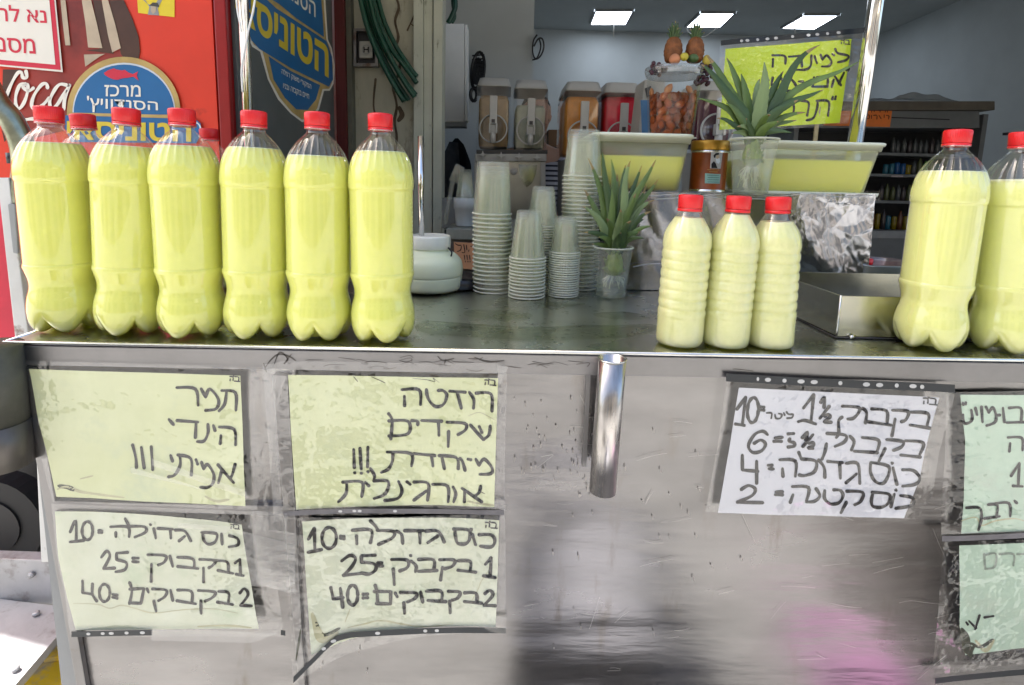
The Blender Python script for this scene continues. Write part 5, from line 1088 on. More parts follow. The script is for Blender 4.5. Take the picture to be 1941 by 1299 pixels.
# neon sign on a stick
YN = 1.33
t = T('neon_sign', 'bright yellow handwritten lemonade sign in a plastic sleeve on a wooden stick', 'sign', atY(1549, 262, YN))
zN = lambda p: [(1180 + x / 3.712, y / 3.712) for x, y in p]
fN = lambda k: rip(YN - .0004 * k, .004, 12)
mk('paper', *sheet_geo(zN([(725, 345), (705, 620), (680, 915)]), zN([(1612, 275), (1570, 600), (1530, 865)]), 30, 20, fN(0)), PAPER_N, t, True)
SN = [[(1055, 390), (1140, 395), (1145, 450)], [(1060, 415), (1058, 470)], [(1170, 400), (1275, 392)], [(1255, 395), (1262, 470)], [(1330, 390), (1325, 460), (1290, 490), (1215, 492)], [(1352, 395), (1370, 445)], [(1395, 385), (1410, 420)], [(1410, 420), (1440, 390), (1472, 435), (1450, 465), (1405, 468)], [(1478, 380), (1490, 390)], [(1497, 345), (1515, 375), (1585, 395), (1570, 425), (1515, 440)],
 [(1575, 480), (1575, 497)], [(1592, 482), (1589, 499)], [(1490, 530), (1540, 600)], [(1560, 510), (1525, 590)], [(1488, 560), (1475, 612)], [(1365, 545), (1438, 545), (1443, 605)], [(1330, 612), (1445, 610)], [(1345, 545), (1335, 600)], [(1240, 575), (1270, 575)], [(1110, 540), (1135, 575)], [(1135, 575), (1170, 545), (1220, 600), (1205, 635), (1150, 640)], [(1015, 545), (1030, 565)], [(1060, 545), (1050, 600)],
 [(1485, 680), (1480, 700)], [(1505, 678), (1500, 698)], [(1365, 710), (1455, 715), (1450, 815)], [(1375, 720), (1370, 770), (1345, 830), (1295, 848)], [(1255, 710), (1310, 725), (1300, 815)], [(1165, 720), (1205, 740), (1200, 800), (1160, 815)], [(1060, 720), (1100, 730), (1090, 810)]]
writing('small_heading', BH(1537, 283, 1.0), 1180, 0, 3.712, 8, fN(1.5), INK, t)
writing('handwriting', SN, 1180, 0, 3.712, 17, fN(1.5), INK, t)
mk('plastic_sleeve', *sheet_geo(zN([(690, 285), (670, 600), (655, 950)]), zN([(1735, 195), (1660, 560), (1590, 870)]), 40, 24, fN(4)), SLEEVE, t, True)
V = []; F = []
base = [Vector((1367 + (1640 - 1367) * k / 14, 76.5 - 24 * k / 14, 0)) for k in range(15)]
for p in base: f_ = fN(5); V += [f_(p.x, p.y), f_(p.x + 0, p.y + 10)]
for i in range(14): F.append((2 * i, 2 * i + 1, 2 * i + 3, 2 * i + 2))
st = mk('punched_strip', V, F, STRIPM, t)
for hx, hr in ((1405, 3), (1416, 4), (1436, 3), (1455, 4), (1471, 4), (1502, 3), (1532, 4), (1549, 4), (1569, 3), (1590, 4)):
    hy = 76.5 - 24 * (hx - 1367) / 273 + 5; pts = ell(hx, hy, hr, 2.8, 8)[:-1]; mk('punch_hole', [fN(6)(*q) for q in pts], [tuple(range(len(pts)))], WHITEP if hx == 1532 else M_HOLE, st)
box('wooden_stick', atY(1546, 240, YN).x, atY(1553, 240, YN).x, YN + .002, YN + .006, tz + .02, atY(1549, 200, YN).z, M('stick_wood', (.45, .36, .22), .7, 0, .15, 30), t)
# right pole
t = T('canopy_pole', 'thick shiny steel pole leaning at the right behind the neon sign', 'pole', atY(1610, 400, 1.28))
pA = atY(1624, 250, 1.28); pB = atY(1664, -20, 1.28); dd = (pB - pA).normalized(); k0 = (H - pA.z) / dd.z
k1 = (2.34 - pA.z) / dd.z
tube('pole_tube', [pA + dd * k0, pA + dd * k1], .0165, CHROME, t, 24)

# steel tray and steel tin
b0 = atZ(1586, 641, H); zT = atY(1589, 561, b0.y).z
t = T('steel_tray', 'rectangular brushed steel tray with a dark lower edge right of the small bottles', 'tray', (b0.x + .1, b0.y + .12, H))
xR = b0.x + .34; yB = 1.02; TS = M('tray_steel', (.50, .50, .42), .24, 1, .12, 12, .2, 14, rvar=.08)
xw = .004
V = [(b0.x, b0.y, H + .001), (xR, b0.y, H + .001), (xR, b0.y, zT), (b0.x, b0.y, zT)]
hexa('tray_front', [Vector(p) for p in V] + [Vector(p) + Vector((0, .003, 0)) for p in V], TS, t, .0008)
V = [(b0.x - .0005, b0.y + .0005, H + .001), (b0.x - .0005, yB, H + .001), (b0.x - .0005, yB, zT), (b0.x - .0005, b0.y + .0005, zT)]
hexa('tray_side', [Vector(p) for p in V] + [Vector(p) + Vector((.003, 0, 0)) for p in V], TS, t, .0008)
box('tray_back', b0.x + .003, xR, yB - .003, yB, H + .001, zT, TS, t); box('tray_floor', b0.x + .003, xR - .001, b0.y + .0035, yB - .0035, H + .001, H + .004, DARKSTEEL, t)
tube('tray_corner', [(b0.x, b0.y + .0012, H + .001), (b0.x, b0.y + .0012, zT + .0005)], .0018, LIPM, t, 8)
tube('dark_foot_line', [(b0.x - .003, yB, H + .0015), (b0.x - .0025, b0.y - .002, H + .0015), (xR, b0.y - .002, H + .0015)], .0014, BLACKP, t, 6)  # thin black line along the foot of the tray
for p in ((b0.x + .018, b0.y - .004, H + .003), (b0.x - .004, b0.y + .12, H + .003)): tube('clip', [Vector(p), Vector(p) + Vector((.008, 0, .002))], .0025, CHROME, t, 8)
b1 = atY(1655, 530, 1.1); t = T('steel_tin', 'tall steel tin behind the tray with a clear cup and a red lid in it', 'tin', (b1.x + .07, 1.16, H))
loft('tin_wall', [(.075, .05, .012, .015), (.077, .052, .07, .016), (.078, .053, atY(1670, 505, 1.12).z - H, .016)], M('tin_steel', (.38, .39, .36), .35, 1, .15, 14), t, b1.x + .075, 1.165, H, capt=False)
c = (b1.x + .065, 1.165, atY(1680, 520, 1.1).z)
lathe('clear_cup', [(.030, -.03), (.036, .022), (.039, .024)], clearmat('pink_cup', (.95, .8, .8), .08, rough=.1, diff=.2, dcol=(.7, .45, .42)), t, 36, off=c, capt=False)
lathe('red_lid', [(.014, -.002), (.016, 0), (.016, .012), (.001, .013)], REDCAP, t, 30, off=(b1.x + .012, 1.15, atY(1650, 505, 1.1).z - .002))
for k in range(4):
    p = atY(1641 + k * 3, 553 - k * 2, YB - .02); tube('foil_scrap', [p, p + Vector((.006 - .003 * k, -.004, .006))], .0012, FOIL, stand, 5)

# ================================================================== SHOP INTERIOR
# side table with sign, cup pot and scoop
YT = 1.72; zt4 = atY(870, 434, YT).z
t = T('side_table', 'small grey metal table behind the white jar', 'table', (atY(875, 500, YT).x, YT + .2, 0)); x0 = atY(846, 440, YT).x
box('table_top', x0, x0 + .42, YT, YT + .45, zt4 - .035, zt4, M('grimy_steel', (.30, .31, .27), .5, .6, .2, 12, .2, 20), t, .002)
for xx in (x0 + .01, x0 + .38):
    for yy in (YT + .01, YT + .41): box('table_leg', xx, xx + .03, yy, yy + .03, 0, zt4 - .036, DARKSTEEL, t)
box('table_skirt', x0 + .005, x0 + .41, YT + .012, YT + .02, .5, zt4 - .036, DARKSTEEL, t)
t = T('orange_note', 'orange handwritten note taped to the small table behind the jar', 'sign', atY(880, 512, YT - .004))
mk('paper', *sheet_geo([(860, 459), (862, 508)], [(904, 461), (904, 512)], 6, 6, rip(YT - .004, .001, 2)), M('note_salmon', (.62, .30, .15), .7, 0, .06), t, True)
writing('handwriting', [[(863, 462), (868, 465), (874, 466), (873, 474), (867, 477)], [(879, 464), (881, 478), (876, 479)], [(884, 465), (885, 474)], [(889, 474), (888, 477)], [(892, 467), (898, 468), (898, 476)], [(880, 484), (881, 492)], [(885, 484), (886, 492)], [(890, 484), (891, 492)], [(882, 495), (882, 497)], [(887, 495), (887, 497)], [(891, 495), (891, 497)]], 0, 0, 1, 1.6, rip(YT - .005, .001, 2), INK, t)
c = atY(881, 433, YT + .1); c.z = zt4
t = T('cup_pot', 'white plastic flower pot holding upside down cups', 'pot', c); hp = atY(880, 376, YT + .1).z - zt4
lathe('pot_wall', [(.030, .001), (.031, .004), (.036, hp * .62), (.0385, hp * .63), (.0395, hp * .98), (.038, hp)], M('pot_white', (.55, .58, .57), .4), t, 36, off=c, capt=False, mod=lambda r, z, a: (r, z + (.003 * abs(math.cos(9 * a)) if z > hp * .97 else 0)))
for k in range(5): mk('stacked_cup', *lathe_geo([(.033 - .001 * k, hp * .9 + k * .008), (.019, hp * .9 + k * .008 + .075)], 28, off=c, capb=False), CUPM, t, True)
t = T('plastic_scoop', 'translucent plastic scoop leaning beside the flower pot', 'scoop', atY(860, 430, YT + .14))
P = [atY(x, y, YT + .16) for x, y in [(864, 310), (880, 318), (870, 350), (851, 342)]]; pts_h = [atY(858, 345, YT + .165), atY(843, 425, YT + .15)]
hexa('scoop_blade', P + [p + Vector((0, .01, 0)) for p in P], CUPM, t, .002); tube('scoop_handle', pts_h, .008, CUPM, t, 8)
t = T('plastic_tray', 'grey plastic tub at the left end of the small table', 'box', atY(848, 432, YT + .2))
pbox('tray_box', 838, 376, 866, 433, YT + .2, .12, M('tray_grey', (.16, .17, .17), .5), t, .003)
t = T('black_pan', 'black round pan on the counter behind the jar', 'pan', atZ(880, 540, H)); c = atZ(882, 538, H); c.z = H + .001; c.y = 1.175
lathe('pan_body', [(.05, 0), (.055, .003), (.056, .022), (.053, .022), (.05, .006)], BLACKP, t, 32, off=(c.x - .01, 1.14, H + .001))

# drink dispensers
LIDM = M('dispenser_lid', (.48, .48, .45), .4, 0, .05); HAND = M('tap_grey', (.58, .58, .55), .4, 0, .04); SHAD = M('dispenser_dark', (.05, .05, .05), .4)
def slushm(n, c): return M(n, c, .45, 0, .1, 30, .4, 60, spec=.5)
def tank(t, x0, x1, ytop, ylid, ybot, fill, Y, sm, wiggle=0, depth=.34):
    TL = atY(x0, ylid, Y); BR = atY(x1, ybot, Y); TR = atY(x1, ylid, Y); hx = (TR.x - TL.x) / 2; cx = (TL.x + TR.x) / 2; z0 = BR.z; z1_ = TL.z
    cy = Y + depth / 2; zl = atY(x0, ytop, Y).z
    tk = loft('tank', [(hx, depth / 2, 0, .02), (hx, depth / 2, z1_ - z0, .02)], TANKM, t, cx, cy, z0, capb=False, capt=False)
    loft('tank_lid', [(hx * 1.0, depth / 2, z1_ - z0 + .001, .02), (hx * .98, depth / 2, z1_ - z0 + .006, .02), (hx * .86, depth * .44, zl - z0 - .003, .03), (hx * .80, depth * .4, zl - z0, .03)], LIDM, t, cx, cy, z0)
    zf = atY(x0, fill, Y).z - z0
    loft('slush', [(hx * .86, depth * .42, .012, .03), (hx * .90, depth * .44, .05, .03), (hx * .90, depth * .44, zf * .9, .03), (hx * .80, depth * .38, zf, .03)], sm, t, cx, cy, z0)
    # round front cover and tap
    cz = z0 + .30 * (z1_ - z0) + .006; rd = hx * .80
    v, f = tube_geo([(cx, Y - .012, cz), (cx, Y - .002, cz)], rd, 36); mk('front_cover', v, f, TANKM, t, True)
    ringp = [Vector((cx + rd * math.cos(q), Y - .013, cz + rd * math.sin(q))) for q in [2 * math.pi * k / 40 for k in range(41)]]
    mk('cover_ring', *tube_geo(ringp, .004, 6, False), HAND, t, True)
    w_ = hx * .22; zh = z0 + (z1_ - z0) * .83
    tap = box('tap_handle', cx - w_, cx + w_, Y - .050, Y - .035, cz + rd * .30, zh, HAND, t, .004)
    box('tap_slot', cx - w_ * .45, cx + w_ * .45, Y - .052, Y - .0505, cz + rd * .36, cz + rd * .62, SHAD, tap)
    box('tap_arm', cx - w_ * 1.1, cx - w_ * .7, Y - .05, Y - .02, cz - rd * .35, cz + rd * .34, HAND, t, .002); box('tap_arm', cx + w_ * .7, cx + w_ * 1.1, Y - .05, Y - .02, cz - rd * .35, cz + rd * .34, HAND, t, .002)
    box('tap_block', cx - w_ * .68, cx + w_ * .68, Y - .045, Y - .015, cz - rd * .30, cz + rd * .25, LIDM, t, .002)
    tube('spout', [(cx, Y - .032, cz - rd * .28), (cx, Y - .030, cz - rd * 1.05)], .014, HAND, t, 14)
    return cx, z0, hx
YM = 2.62
t = T('drink_dispenser', 'slush drink dispenser with a brown tank and a milky tank on a steel base', 'drink dispenser', (atY(970, 400, YM).x, YM + .2, atY(970, 430, YM).z), 'slush drink dispensers in the shop')
tank(t, 904, 969, 144, 163, 283, 178, YM, slushm('slush_brown', (.38, .24, .10)))
tank(t, 975, 1040, 148, 168, 286, 197, YM, slushm('slush_milky', (.46, .48, .34)))
pbox('drip_shield', 903, 284, 1038, 292, YM + .03, .3, SHAD, t); pbox('collar', 900, 292, 1036, 306, YM - .01, .33, LIDM, t, .004)
pbox('base_front', 908, 306, 1028, 440, YM + .02, .3, M('base_steel', (.42, .42, .38), .28, 1, .1, 6, .2, 6), t)
pbox('base_side', 899, 306, 906, 440, YM, .32, LIDM, t, .002); pbox('base_side', 1025, 307, 1034, 440, YM, .32, LIDM, t, .002)
for cx_, cy_ in ((915, 293), (950, 295), (984, 297), (1018, 299)):
    pts = []
    for k in range(16):
        a = 2 * math.pi * k / 16; r = 7.5 if k % 4 == 0 else 2.6 if k % 4 == 2 else 3.6; pts.append((cx_ + r * math.cos(a), cy_ + r * math.sin(a)))
    poly('star_knob', pts, YM - .03, HAND, t, .02)
v, f = tube_geo([atY(974, 325, YM + .012), atY(974, 325, YM + .018)], .018, 20); mk('badge', v, f, HAND, t, True)
poly('drip_bowl', [(983, 312), (1018, 313), (1016, 330), (1008, 348), (998, 355), (990, 345), (985, 330)], YM + .004, CHROME, t, .015)
YM2 = 2.45
t = T('drink_dispenser', 'slush drink dispenser with an orange tank and a red tank behind the tallest cups', 'drink dispenser', (atY(1140, 400, YM2).x, YM2 + .2, atY(1140, 430, YM2).z), 'slush drink dispensers in the shop')
tank(t, 1072, 1143, 151, 172, 300, 180, YM2, slushm('slush_orange', (.75, .27, .01))); tank(t, 1147, 1216, 153, 176, 300, 180, YM2, slushm('slush_red', (.70, .005, .03)))
pbox('machine_base', 1070, 302, 1214, 440, YM2 + .02, .3, GREY, t, .004)
YM3 = 1.95
t = T('drink_dispenser', 'drink dispenser with a dark wine coloured tank behind the canister', 'drink dispenser', (atY(1370, 330, YM3).x, YM3 + .2, atY(1370, 360, YM3).z), 'slush drink dispensers in the shop')
tank(t, 1324, 1400, 150, 172, 285, 186, YM3, slushm('slush_wine', (.09, .006, .02)), depth=.25)
pbox('machine_base', 1326, 287, 1398, 420, YM3 + .02, .2, LIDM, t, .004)
t = T('counter_table', 'long steel table under the drink dispensers', 'table', (0.6, 2.7, 0)); zz = atY(970, 440, YM).z
box('table_top', -.3, 1.35, 2.36, 3.0, zz - .04, zz - .001, STEEL, t, .002)
for xx in (-.28, 1.3):
    for yy in (2.38, 2.95): box('table_leg', xx, xx + .04, yy, yy + .04, 0, zz - .041, DARKSTEEL, t)
zz3 = atY(1370, 420, YM3).z
t = T('low_table', 'steel stand under the dark dispenser', 'table', (atY(1370, 440, YM3).x, YM3 + .2, 0)); xx = atY(1310, 430, YM3).x
box('table_top', xx, xx + .5, YM3 - .02, YM3 + .3, zz3 - .03, zz3 - .001, STEEL, t)
for a_ in (xx + .01, xx + .45): box('table_leg', a_, a_ + .03, YM3, YM3 + .03, 0, zz3 - .031, DARKSTEEL, t)
t = T('white_machine', 'white appliance with a blue side label behind the almond tub', 'appliance', atY(1222, 300, 2.2)); pbox('machine_body', 1200, 150, 1262, 330, 2.2, .15, LIDM, t, .01, top=(22, 0))
poly('blue_label', [(1214, 190), (1250, 190), (1250, 300), (1219, 300)], 2.195, M('label_blue', (.08, .24, .50), .4), t); poly('dark_vent', [(1222, 168), (1234, 163), (1234, 180), (1226, 186)], 2.195, SHAD, t)
box('machine_stand', atY(1205, 400, 2.2).x, atY(1258, 400, 2.2).x, 2.22, 2.34, 0, atY(1222, 330, 2.2).z - .001, DARKSTEEL, t)

# person in a striped shirt behind the dispensers
STR = bpy.data.materials.new('striped_shirt'); STR.use_nodes = True; nt = STR.node_tree; b = nt.nodes['Principled BSDF']; b.inputs['Roughness'].default_value = .9
tc = nt.nodes.new('ShaderNodeTexCoord'); sx = nt.nodes.new('ShaderNodeSeparateXYZ'); mt = nt.nodes.new('ShaderNodeMath'); mt.operation = 'MULTIPLY'; mt.inputs[1].default_value = 34; fr_ = nt.nodes.new('ShaderNodeMath'); fr_.operation = 'FRACT'; gt = nt.nodes.new('ShaderNodeMath'); gt.operation = 'GREATER_THAN'; gt.inputs[1].default_value = .40
mxs = nt.nodes.new('ShaderNodeMix'); mxs.data_type = 'RGBA'; mxs.inputs[6].default_value = (.02, .02, .03, 1); mxs.inputs[7].default_value = (.40, .40, .44, 1)
nt.links.new(tc.outputs['Object'], sx.inputs[0]); nt.links.new(sx.outputs[2], mt.inputs[0]); nt.links.new(mt.outputs[0], fr_.inputs[0]); nt.links.new(fr_.outputs[0], gt.inputs[0]); nt.links.new(gt.outputs[0], mxs.inputs[0]); nt.links.new(mxs.outputs[2], b.inputs['Base Color'])
SKIN = M('skin', (.42, .24, .16), .5, 0, .05, sss=.1); HAIR = M('dark_hair', (.015, .010, .008), .6, 0, .3, 40); TROU = M('dark_trousers', (.02, .02, .025), .8)
YPn = 3.25; sh_ = atY(1013, 288, YPn); px0, zs = sh_.x, sh_.z
def skinmesh(name, pts, edges, rad, m, par, lv=2):
    me = bpy.data.meshes.new(name); o0 = ORG[par]; me.from_pydata([(p[0] - o0.x, p[1] - o0.y, p[2] - o0.z) for p in pts], edges, []); me.materials.append(m)
    o = bpy.data.objects.new(name, me); C.objects.link(o); o.parent = par
    md = o.modifiers.new('skin', 'SKIN'); 
    for i, v_ in enumerate(me.skin_vertices[0].data): v_.radius = rad[i]; v_.use_root = (i == 0)
    s = o.modifiers.new('sub', 'SUBSURF'); s.levels = lv; s.render_levels = lv; me.polygons.foreach_set('use_smooth', [True] * len(me.polygons)); md.use_smooth_shade = True; return o
t = T('person', 'person in a navy and white striped shirt standing behind the left dispenser', 'person', (px0, YPn, 0)); g = lambda dx, dy, z: (px0 + dx, YPn + dy, z)
zh = zs * .56
body = [g(0, 0, zh), g(0, 0, zh + .12), g(0, -.01, zh + .30), g(0, 0, zs - .05), g(0, 0, zs + .05), g(0, -.02, zs + .10),
        g(.16, 0, zs - .03), g(.21, -.04, zs - .30), g(.14, -.26, zs - .40), g(.10, -.34, zs - .38), g(-.16, 0, zs - .03), g(-.21, -.04, zs - .30), g(-.14, -.26, zs - .40), g(-.10, -.34, zs - .38),
        g(.09, 0, zh - .08), g(.10, 0, zh * .5), g(.10, .02, .08), g(.10, -.12, .03), g(-.09, 0, zh - .08), g(-.10, 0, zh * .5), g(-.10, .02, .08), g(-.10, -.12, .03)]
ed = [(0, 1), (1, 2), (2, 3), (3, 4), (4, 5), (3, 6), (6, 7), (7, 8), (8, 9), (3, 10), (10, 11), (11, 12), (12, 13), (0, 14), (14, 15), (15, 16), (16, 17), (0, 18), (18, 19), (19, 20), (20, 21)]
ra = [(.15, .10), (.135, .095), (.15, .105), (.13, .09), (.055, .055), (.05, .05), (.055, .055), (.042, .042), (.030, .030), (.035, .02), (.055, .055), (.042, .042), (.030, .030), (.035, .02), (.085, .085), (.06, .06), (.045, .045), (.04, .03), (.085, .085), (.06, .06), (.045, .045), (.04, .03)]
skinmesh('body', body, ed, ra, SKIN, t)
skinmesh('shirt', [body[0], body[1], body[2], body[3], body[6], body[7], body[10], body[11]], [(0, 1), (1, 2), (2, 3), (3, 4), (4, 5), (3, 6), (6, 7)], [(.165, .115), (.15, .108), (.165, .118), (.135, .10), (.068, .068), (.055, .055), (.068, .068), (.055, .055)], STR, t)
skinmesh('trousers', [body[0], body[14], body[15], (body[16][0], body[16][1], .14), body[18], body[19], (body[20][0], body[20][1], .14)], [(0, 1), (1, 2), (2, 3), (0, 4), (4, 5), (5, 6)], [(.162, .112), (.10, .10), (.075, .075), (.06, .06), (.10, .10), (.075, .075), (.06, .06)], TROU, t)
hc = g(0, -.03, zs + .21)
lathe('head', [(.001, -.115), (.035, -.108), (.058, -.080), (.070, -.035), (.077, .010), (.075, .055), (.058, .092), (.028, .110), (.001, .114)], SKIN, t, 32, off=hc, capb=False, capt=False, mod=lambda r, z, a: (r * (1.1 if math.sin(a) < 0 else 1.18) * (1 + (.10 * math.exp(-((a - 4.712) / .16) ** 2) * math.exp(-((z + .01) / .02) ** 2))), z))
lathe('hair', [(.082, -.03), (.088, .02), (.085, .065), (.066, .104), (.030, .122), (.001, .126)], HAIR, t, 32, off=g(0, -.018, zs + .21), capb=False, capt=False)
for s in (-1, 1):
    lathe('eye', [(.001, -.008), (.010, 0), (.001, .008)], INK, t, 12, off=g(.030 * s, -.103, zs + .215), capb=False, capt=False)
    lathe('ear', [(.001, -.028), (.010, -.01), (.014, .012), (.001, .028)], SKIN, t, 12, off=g(.083 * s, -.02, zs + .20), capb=False, capt=False)
tube('mouth', [g(-.022, -.108, zs + .152), g(.022, -.108, zs + .152)], .004, M('lips', (.30, .10, .08), .5), t, 6)
for s in (-1, 1):
    hb = body[9 if s > 0 else 13]
    for k in range(5):
        tube('finger', [hb, (hb[0] - s * .02 + s * .012 * k, hb[1] - .05, hb[2] - .01), (hb[0] - s * .02 + s * .012 * k, hb[1] - .07 + .01 * abs(k - 2), hb[2] - .035)], .008, SKIN, t, 8)
t = T('cardboard_box', 'brown cardboard box high up between the two dispensers', 'box', atY(1052, 277, 3.6)); pbox('box_body', 1040, 246, 1064, 278, 3.6, .3, M('cardboard', (.16, .09, .045), .9), t, .002)
t2_ = T('tall_rack', 'dark shelf rack between the dispensers that holds a brown box', 'rack', atY(1058, 330, 3.6)); pbox('rack_board', 1036, 278.6, 1075, 286, 3.58, .34, BLACKP, t2_); 
xr1 = atY(1060, 300, 3.6).x; box('rack_post', xr1, xr1 + .05, 3.6, 3.65, 0, atY(1058, 286, 3.6).z - .001, BLACKP, t2_); box('rack_post', xr1, xr1 + .05, 3.85, 3.9, 0, atY(1058, 286, 3.6).z - .001, BLACKP, t2_)

# display fridge with bottle shelves
YR = 5.6; BK = M('fridge_black', (.012, .012, .013), .5); FG = M('fridge_grey', (.17, .18, .18), .5, 0, .08); 
t = T('display_fridge', 'open black display fridge full of small drink bottles', 'fridge', (atY(1700, 400, YR).x, YR + .3, 0))
xa, xb = atY(1500, 300, YR).x, atY(1862, 300, YR).x; zt5 = atY(1700, 212, YR).z; zh2 = atY(1700, 238, YR).z; zfl = atY(1700, 440, YR).z
box('fridge_back', xa, xb, YR + .52, YR + .58, .1, zt5, BK, t); box('fridge_side', xb - .05, xb, YR, YR + .52, .1, zt5, FG, t); box('fridge_side', xa, xa + .05, YR, YR + .52, .1, zt5, FG, t)
pbox('header_panel', 1500, 210, 1857, 243, YR - .02, .5, FG, t, .01); poly('header_slot', [(1690, 222), (1800, 226), (1800, 228), (1690, 224)], YR - .03, BK, t)
box('fridge_base', xa, xb, YR - .12, YR + .5, .05, zfl - .03, FG, t, .01); pbox('base_rail', 1600, 438, 1800, 452, YR - .14, .02, M('rail_grey', (.30, .31, .31), .4), t)
DBM = [M('drink_%s' % n_, c_, .25, 0, .1) for n_, c_ in (('clear', (.07, .075, .075)), ('cyan', (.03, .13, .18)), ('blue', (.012, .07, .20)), ('yellow', (.22, .16, .01)), ('olive', (.09, .10, .04)), ('dark', (.05, .04, .04)), ('green', (.10, .25, .08)), ('brown', (.14, .06, .03)))]
vv, ff = lathe_geo([(.026, 0), (.03, .004), (.03, .11), (.022, .14), (.012, .155), (.012, .175), (.001, .176)], 12, capt=False)
dm = []
v2_, f2_ = lathe_geo([(.026, 0), (.031, .006), (.031, .118), (.025, .126), (.001, .126)], 12, capt=False)
for q_, mm in enumerate(DBM):
    me = bpy.data.meshes.new('drink_bottle'); me.from_pydata(*((v2_, [], f2_) if q_ in (1, 2, 3) else (vv, [], ff))); me.materials.append(mm); me.polygons.foreach_set('use_smooth', [True] * len(me.polygons)); dm.append(me)
rn = random.Random(2)
for (ys, x0, x1, cols, where, sc_) in ((291, 1690, 1800, [0, 0, 0, 5], 'top', .95), (331, 1678, 1790, [1, 1, 2, 2, 3, 0, 4, 6, 4], 'second', 1.0), (381, 1668, 1760, [5, 4, 4, 0], 'third', 1.0), (436, 1650, 1730, [7, 3, 5, 1, 3], 'lowest', 1.35)):
    zz = atY(1720, ys, YR + .1).z
    box('fridge_shelf', xa + .051, xb - .051, YR + .04, YR + .515, zz - .03, zz - .001, FG, t)
    n_ = int((x1 - x0) / 10.5)
    for k in range(n_):
        p = atY(x0 + 10.5 * k + rn.uniform(-1, 1), ys, YR + .12); o = bpy.data.objects.new('drink_bottle', dm[cols[k % len(cols)]]); C.objects.link(o)
        o.location = (p.x, YR + .12, zz); o.scale = (.88, .88, sc_ * rn.uniform(.82, 1.02))
        cn = ('clear', 'cyan', 'blue', 'yellow', 'olive', 'dark', 'green', 'brown')[cols[k % len(cols)]]
        tag(o, '%s drink bottle on the %s shelf of the display fridge' % (cn, where), 'drink bottle', 'drink bottles in the display fridge')
t = T('price_ticket', 'small white ticket on the second shelf of the fridge', 'ticket', atY(1700, 338, YR)); pbox('ticket_card', 1690, 333, 1712, 336, YR + .02, .004, M('ticket_white', (.5, .42, .42), .5), t)
t = T('orange_sign', 'orange handwritten sign on the header of the display fridge', 'sign', atY(1640, 238, YR - .05))
poly('paper', [(1580, 200), (1692, 202), (1687, 241), (1560, 238)], YR - .045, PAPER_O, t, .004)
writing('handwriting', [[(1610, 207), (1616, 207), (1616, 214)], [(1622, 206), (1622, 213)], [(1630, 206), (1636, 207), (1635, 213)], [(1645, 205), (1652, 206), (1652, 213)], [(1657, 206), (1657, 212)], [(1661, 206), (1668, 206), (1668, 213)], [(1672, 207), (1678, 207), (1678, 213)], [(1682, 207), (1682, 213)],
  [(1642, 218), (1648, 219), (1647, 225), (1642, 225)], [(1652, 219), (1652, 225)], [(1656, 219), (1662, 219), (1662, 226)], [(1666, 219), (1670, 225)], [(1676, 218), (1676, 223)], [(1680, 219), (1685, 220), (1684, 226)], [(1618, 220), (1626, 220), (1626, 226)]], 0, 0, 1, 1.5, lambda x, y: atY(x, y, YR - .0465), INK, t)
t = T('flat_carton', 'flat brown cardboard carton lying on top of the display fridge', 'carton', atY(1760, 212, YR + .1))
pbox('carton_body', 1560, 192, 1886, 209, YR - .1, .5, M('carton_brown', (.13, .115, .09), .9, 0, .15, 6), t, .006)
t = T('plastic_wrap', 'crumpled clear plastic wrap on the cardboard carton', 'plastic wrap', atY(1740, 190, YR))
V = []; F = []; NX, NY = 50, 10
a_, b_ = atY(1640, 192, YR), atY(1850, 193, YR)
for j in range(NY + 1):
    for i in range(NX + 1):
        u = i / NX; x = a_.x + (b_.x - a_.x) * u; y = YR - .08 + .35 * j / NY
        V.append((x, y, a_.z + .004 + .10 * math.sin(math.pi * u) ** .6 * (.35 + .65 * abs(noise.noise(Vector((x * 5, y * 5, 0))) * 2)) * math.sin(math.pi * (j + .3) / (NY + .6))))
for j in range(NY):
    for i in range(NX): k = j * (NX + 1) + i; F.append((k, k + 1, k + NX + 2, k + NX + 1))
mk('wrap_sheet', V, F, clearmat('wrap_plastic', (.8, .8, .8), .25, rough=.12, diff=.35, dcol=(.6, .6, .58)), t)
t = T('black_clip', 'thin black holder behind the cap of the rightmost bottle', 'holder', atY(1925, 254, 1.6)); pbox('holder_bar', 1912, 251, 1960, 256, 1.6, .02, BLACKP, t); pbox('holder_rod', 1944, 256.5, 1950, 420, 1.605, .01, BLACKP, t)

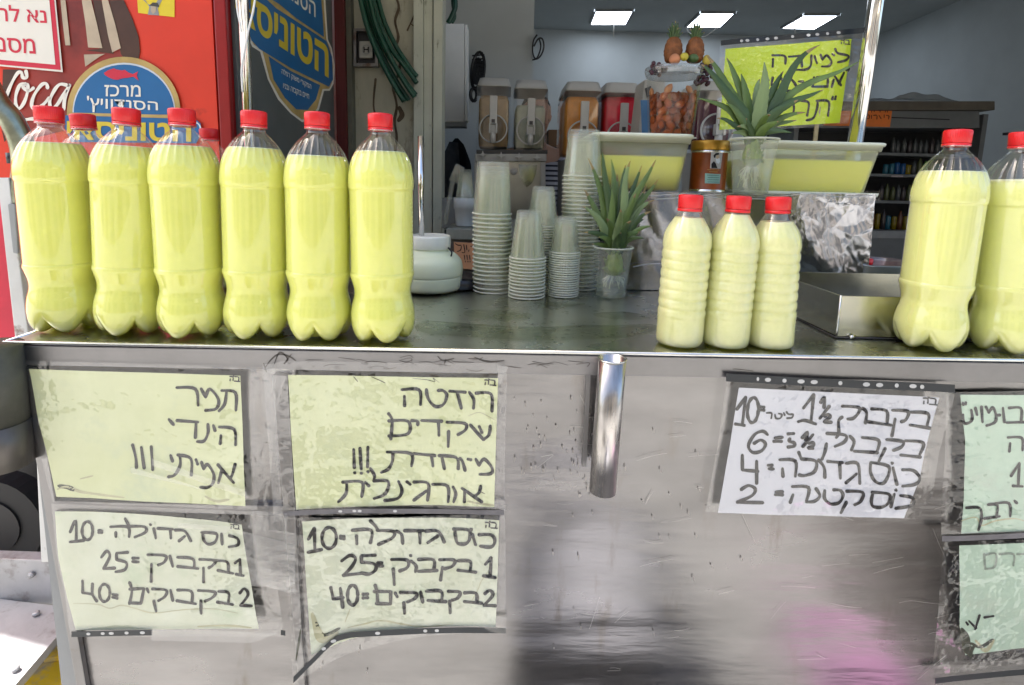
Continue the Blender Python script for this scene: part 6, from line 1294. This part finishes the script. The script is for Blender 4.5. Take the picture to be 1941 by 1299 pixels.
# ================================================================== STREET SIDE (behind the camera; seen in the reflections)
t = T('sun_block_awning', 'unseen cream canvas awning added over the cart to block the sun', 'awning', (0.5, 1, 2.36))  # out of view, added so that direct sun misses the cart
box('sun_block_cloth', AW[0], AW[1], AW[2], AW[3], 2.36, 2.375, M('sun_block_canvas', (.62, .62, .56), .9, 0, .05), t)
box('front_rail', AW[0], AW[1], AW[2] - .03, AW[2], 2.32, 2.37, GREY, t)
ST = M('opposite_stone', (.46, .40, .32), .9, 0, .12, 2, .3, 10); DK = M('opposite_dark', (.03, .035, .04), .3)
t = T('opposite_building', 'beige building across the street with dark openings', 'building', (0, -7.5, 0))
box('wall', -14, 14, -9, -7.5, 0, 5.2, ST, t); box('cornice', -14.2, 14.2, -7.499, -7.2, 5.0, 5.3, ST, t)
for k in range(7):
    x = -11 + 3.6 * k; box('shutter', x, x + 1.9, -7.499, -7.46, .02, 2.6, DK if k % 2 else M('shutter_%d' % k, (.10, .13, .16), .5), t); box('window', x + .3, x + 1.4, -7.499, -7.46, 3.3, 4.6, DK, t)
t = T('market_parasol', 'cream market parasol across the street', 'parasol', (2.6, -2.6, 0))
lathe('parasol_cloth', [(1.1, 2.0), (.6, 2.25), (.02, 2.5)], M('parasol_cream', (.6, .56, .45), .8), t, 8, off=(2.6, -2.6, 0), capb=False, smooth=False); tube('parasol_pole', [(2.6, -2.6, 0), (2.6, -2.6, 2.45)], .02, GREY, t)
def crate(x0, x1, y0, y1, z0, z1, col, lab):  # unseen crates, added to give the steel front tones to mirror
    t = T('reflection_crate', lab, 'crate', ((x0 + x1) / 2, (y0 + y1) / 2, z0)); m = M('crate_plastic', col, .6)
    box('crate_floor', x0, x1, y0, y1, z0, z0 + .01, m, t)
    for a in ((x0, x1, y0, y0 + .012), (x0, x1, y1 - .012, y1), (x0, x0 + .012, y0 + .0125, y1 - .0125), (x1 - .012, x1, y0 + .0125, y1 - .0125)): box('crate_side', *a, z0 + .0105, z1, m, t, .002)
crate(.03, .36, -.2, .46, .003, .24, (.42, .42, .44), 'unseen grey crate added to darken the reflection in the middle of the cart front')
crate(-.75, -.35, -.5, -.1, .003, .25, (.20, .19, .17), 'unseen grey crate added to vary the reflection at the left of the cart front')
crate(.76, .95, .24, .44, .003, .10, (.60, .36, .54), 'unseen magenta crate added for the pink reflection at the right of the cart front')
crate(1.04, 1.3, .0, .3, .003, .32, (.10, .09, .08), 'unseen dark crate added for a dark reflection beside the magenta one')
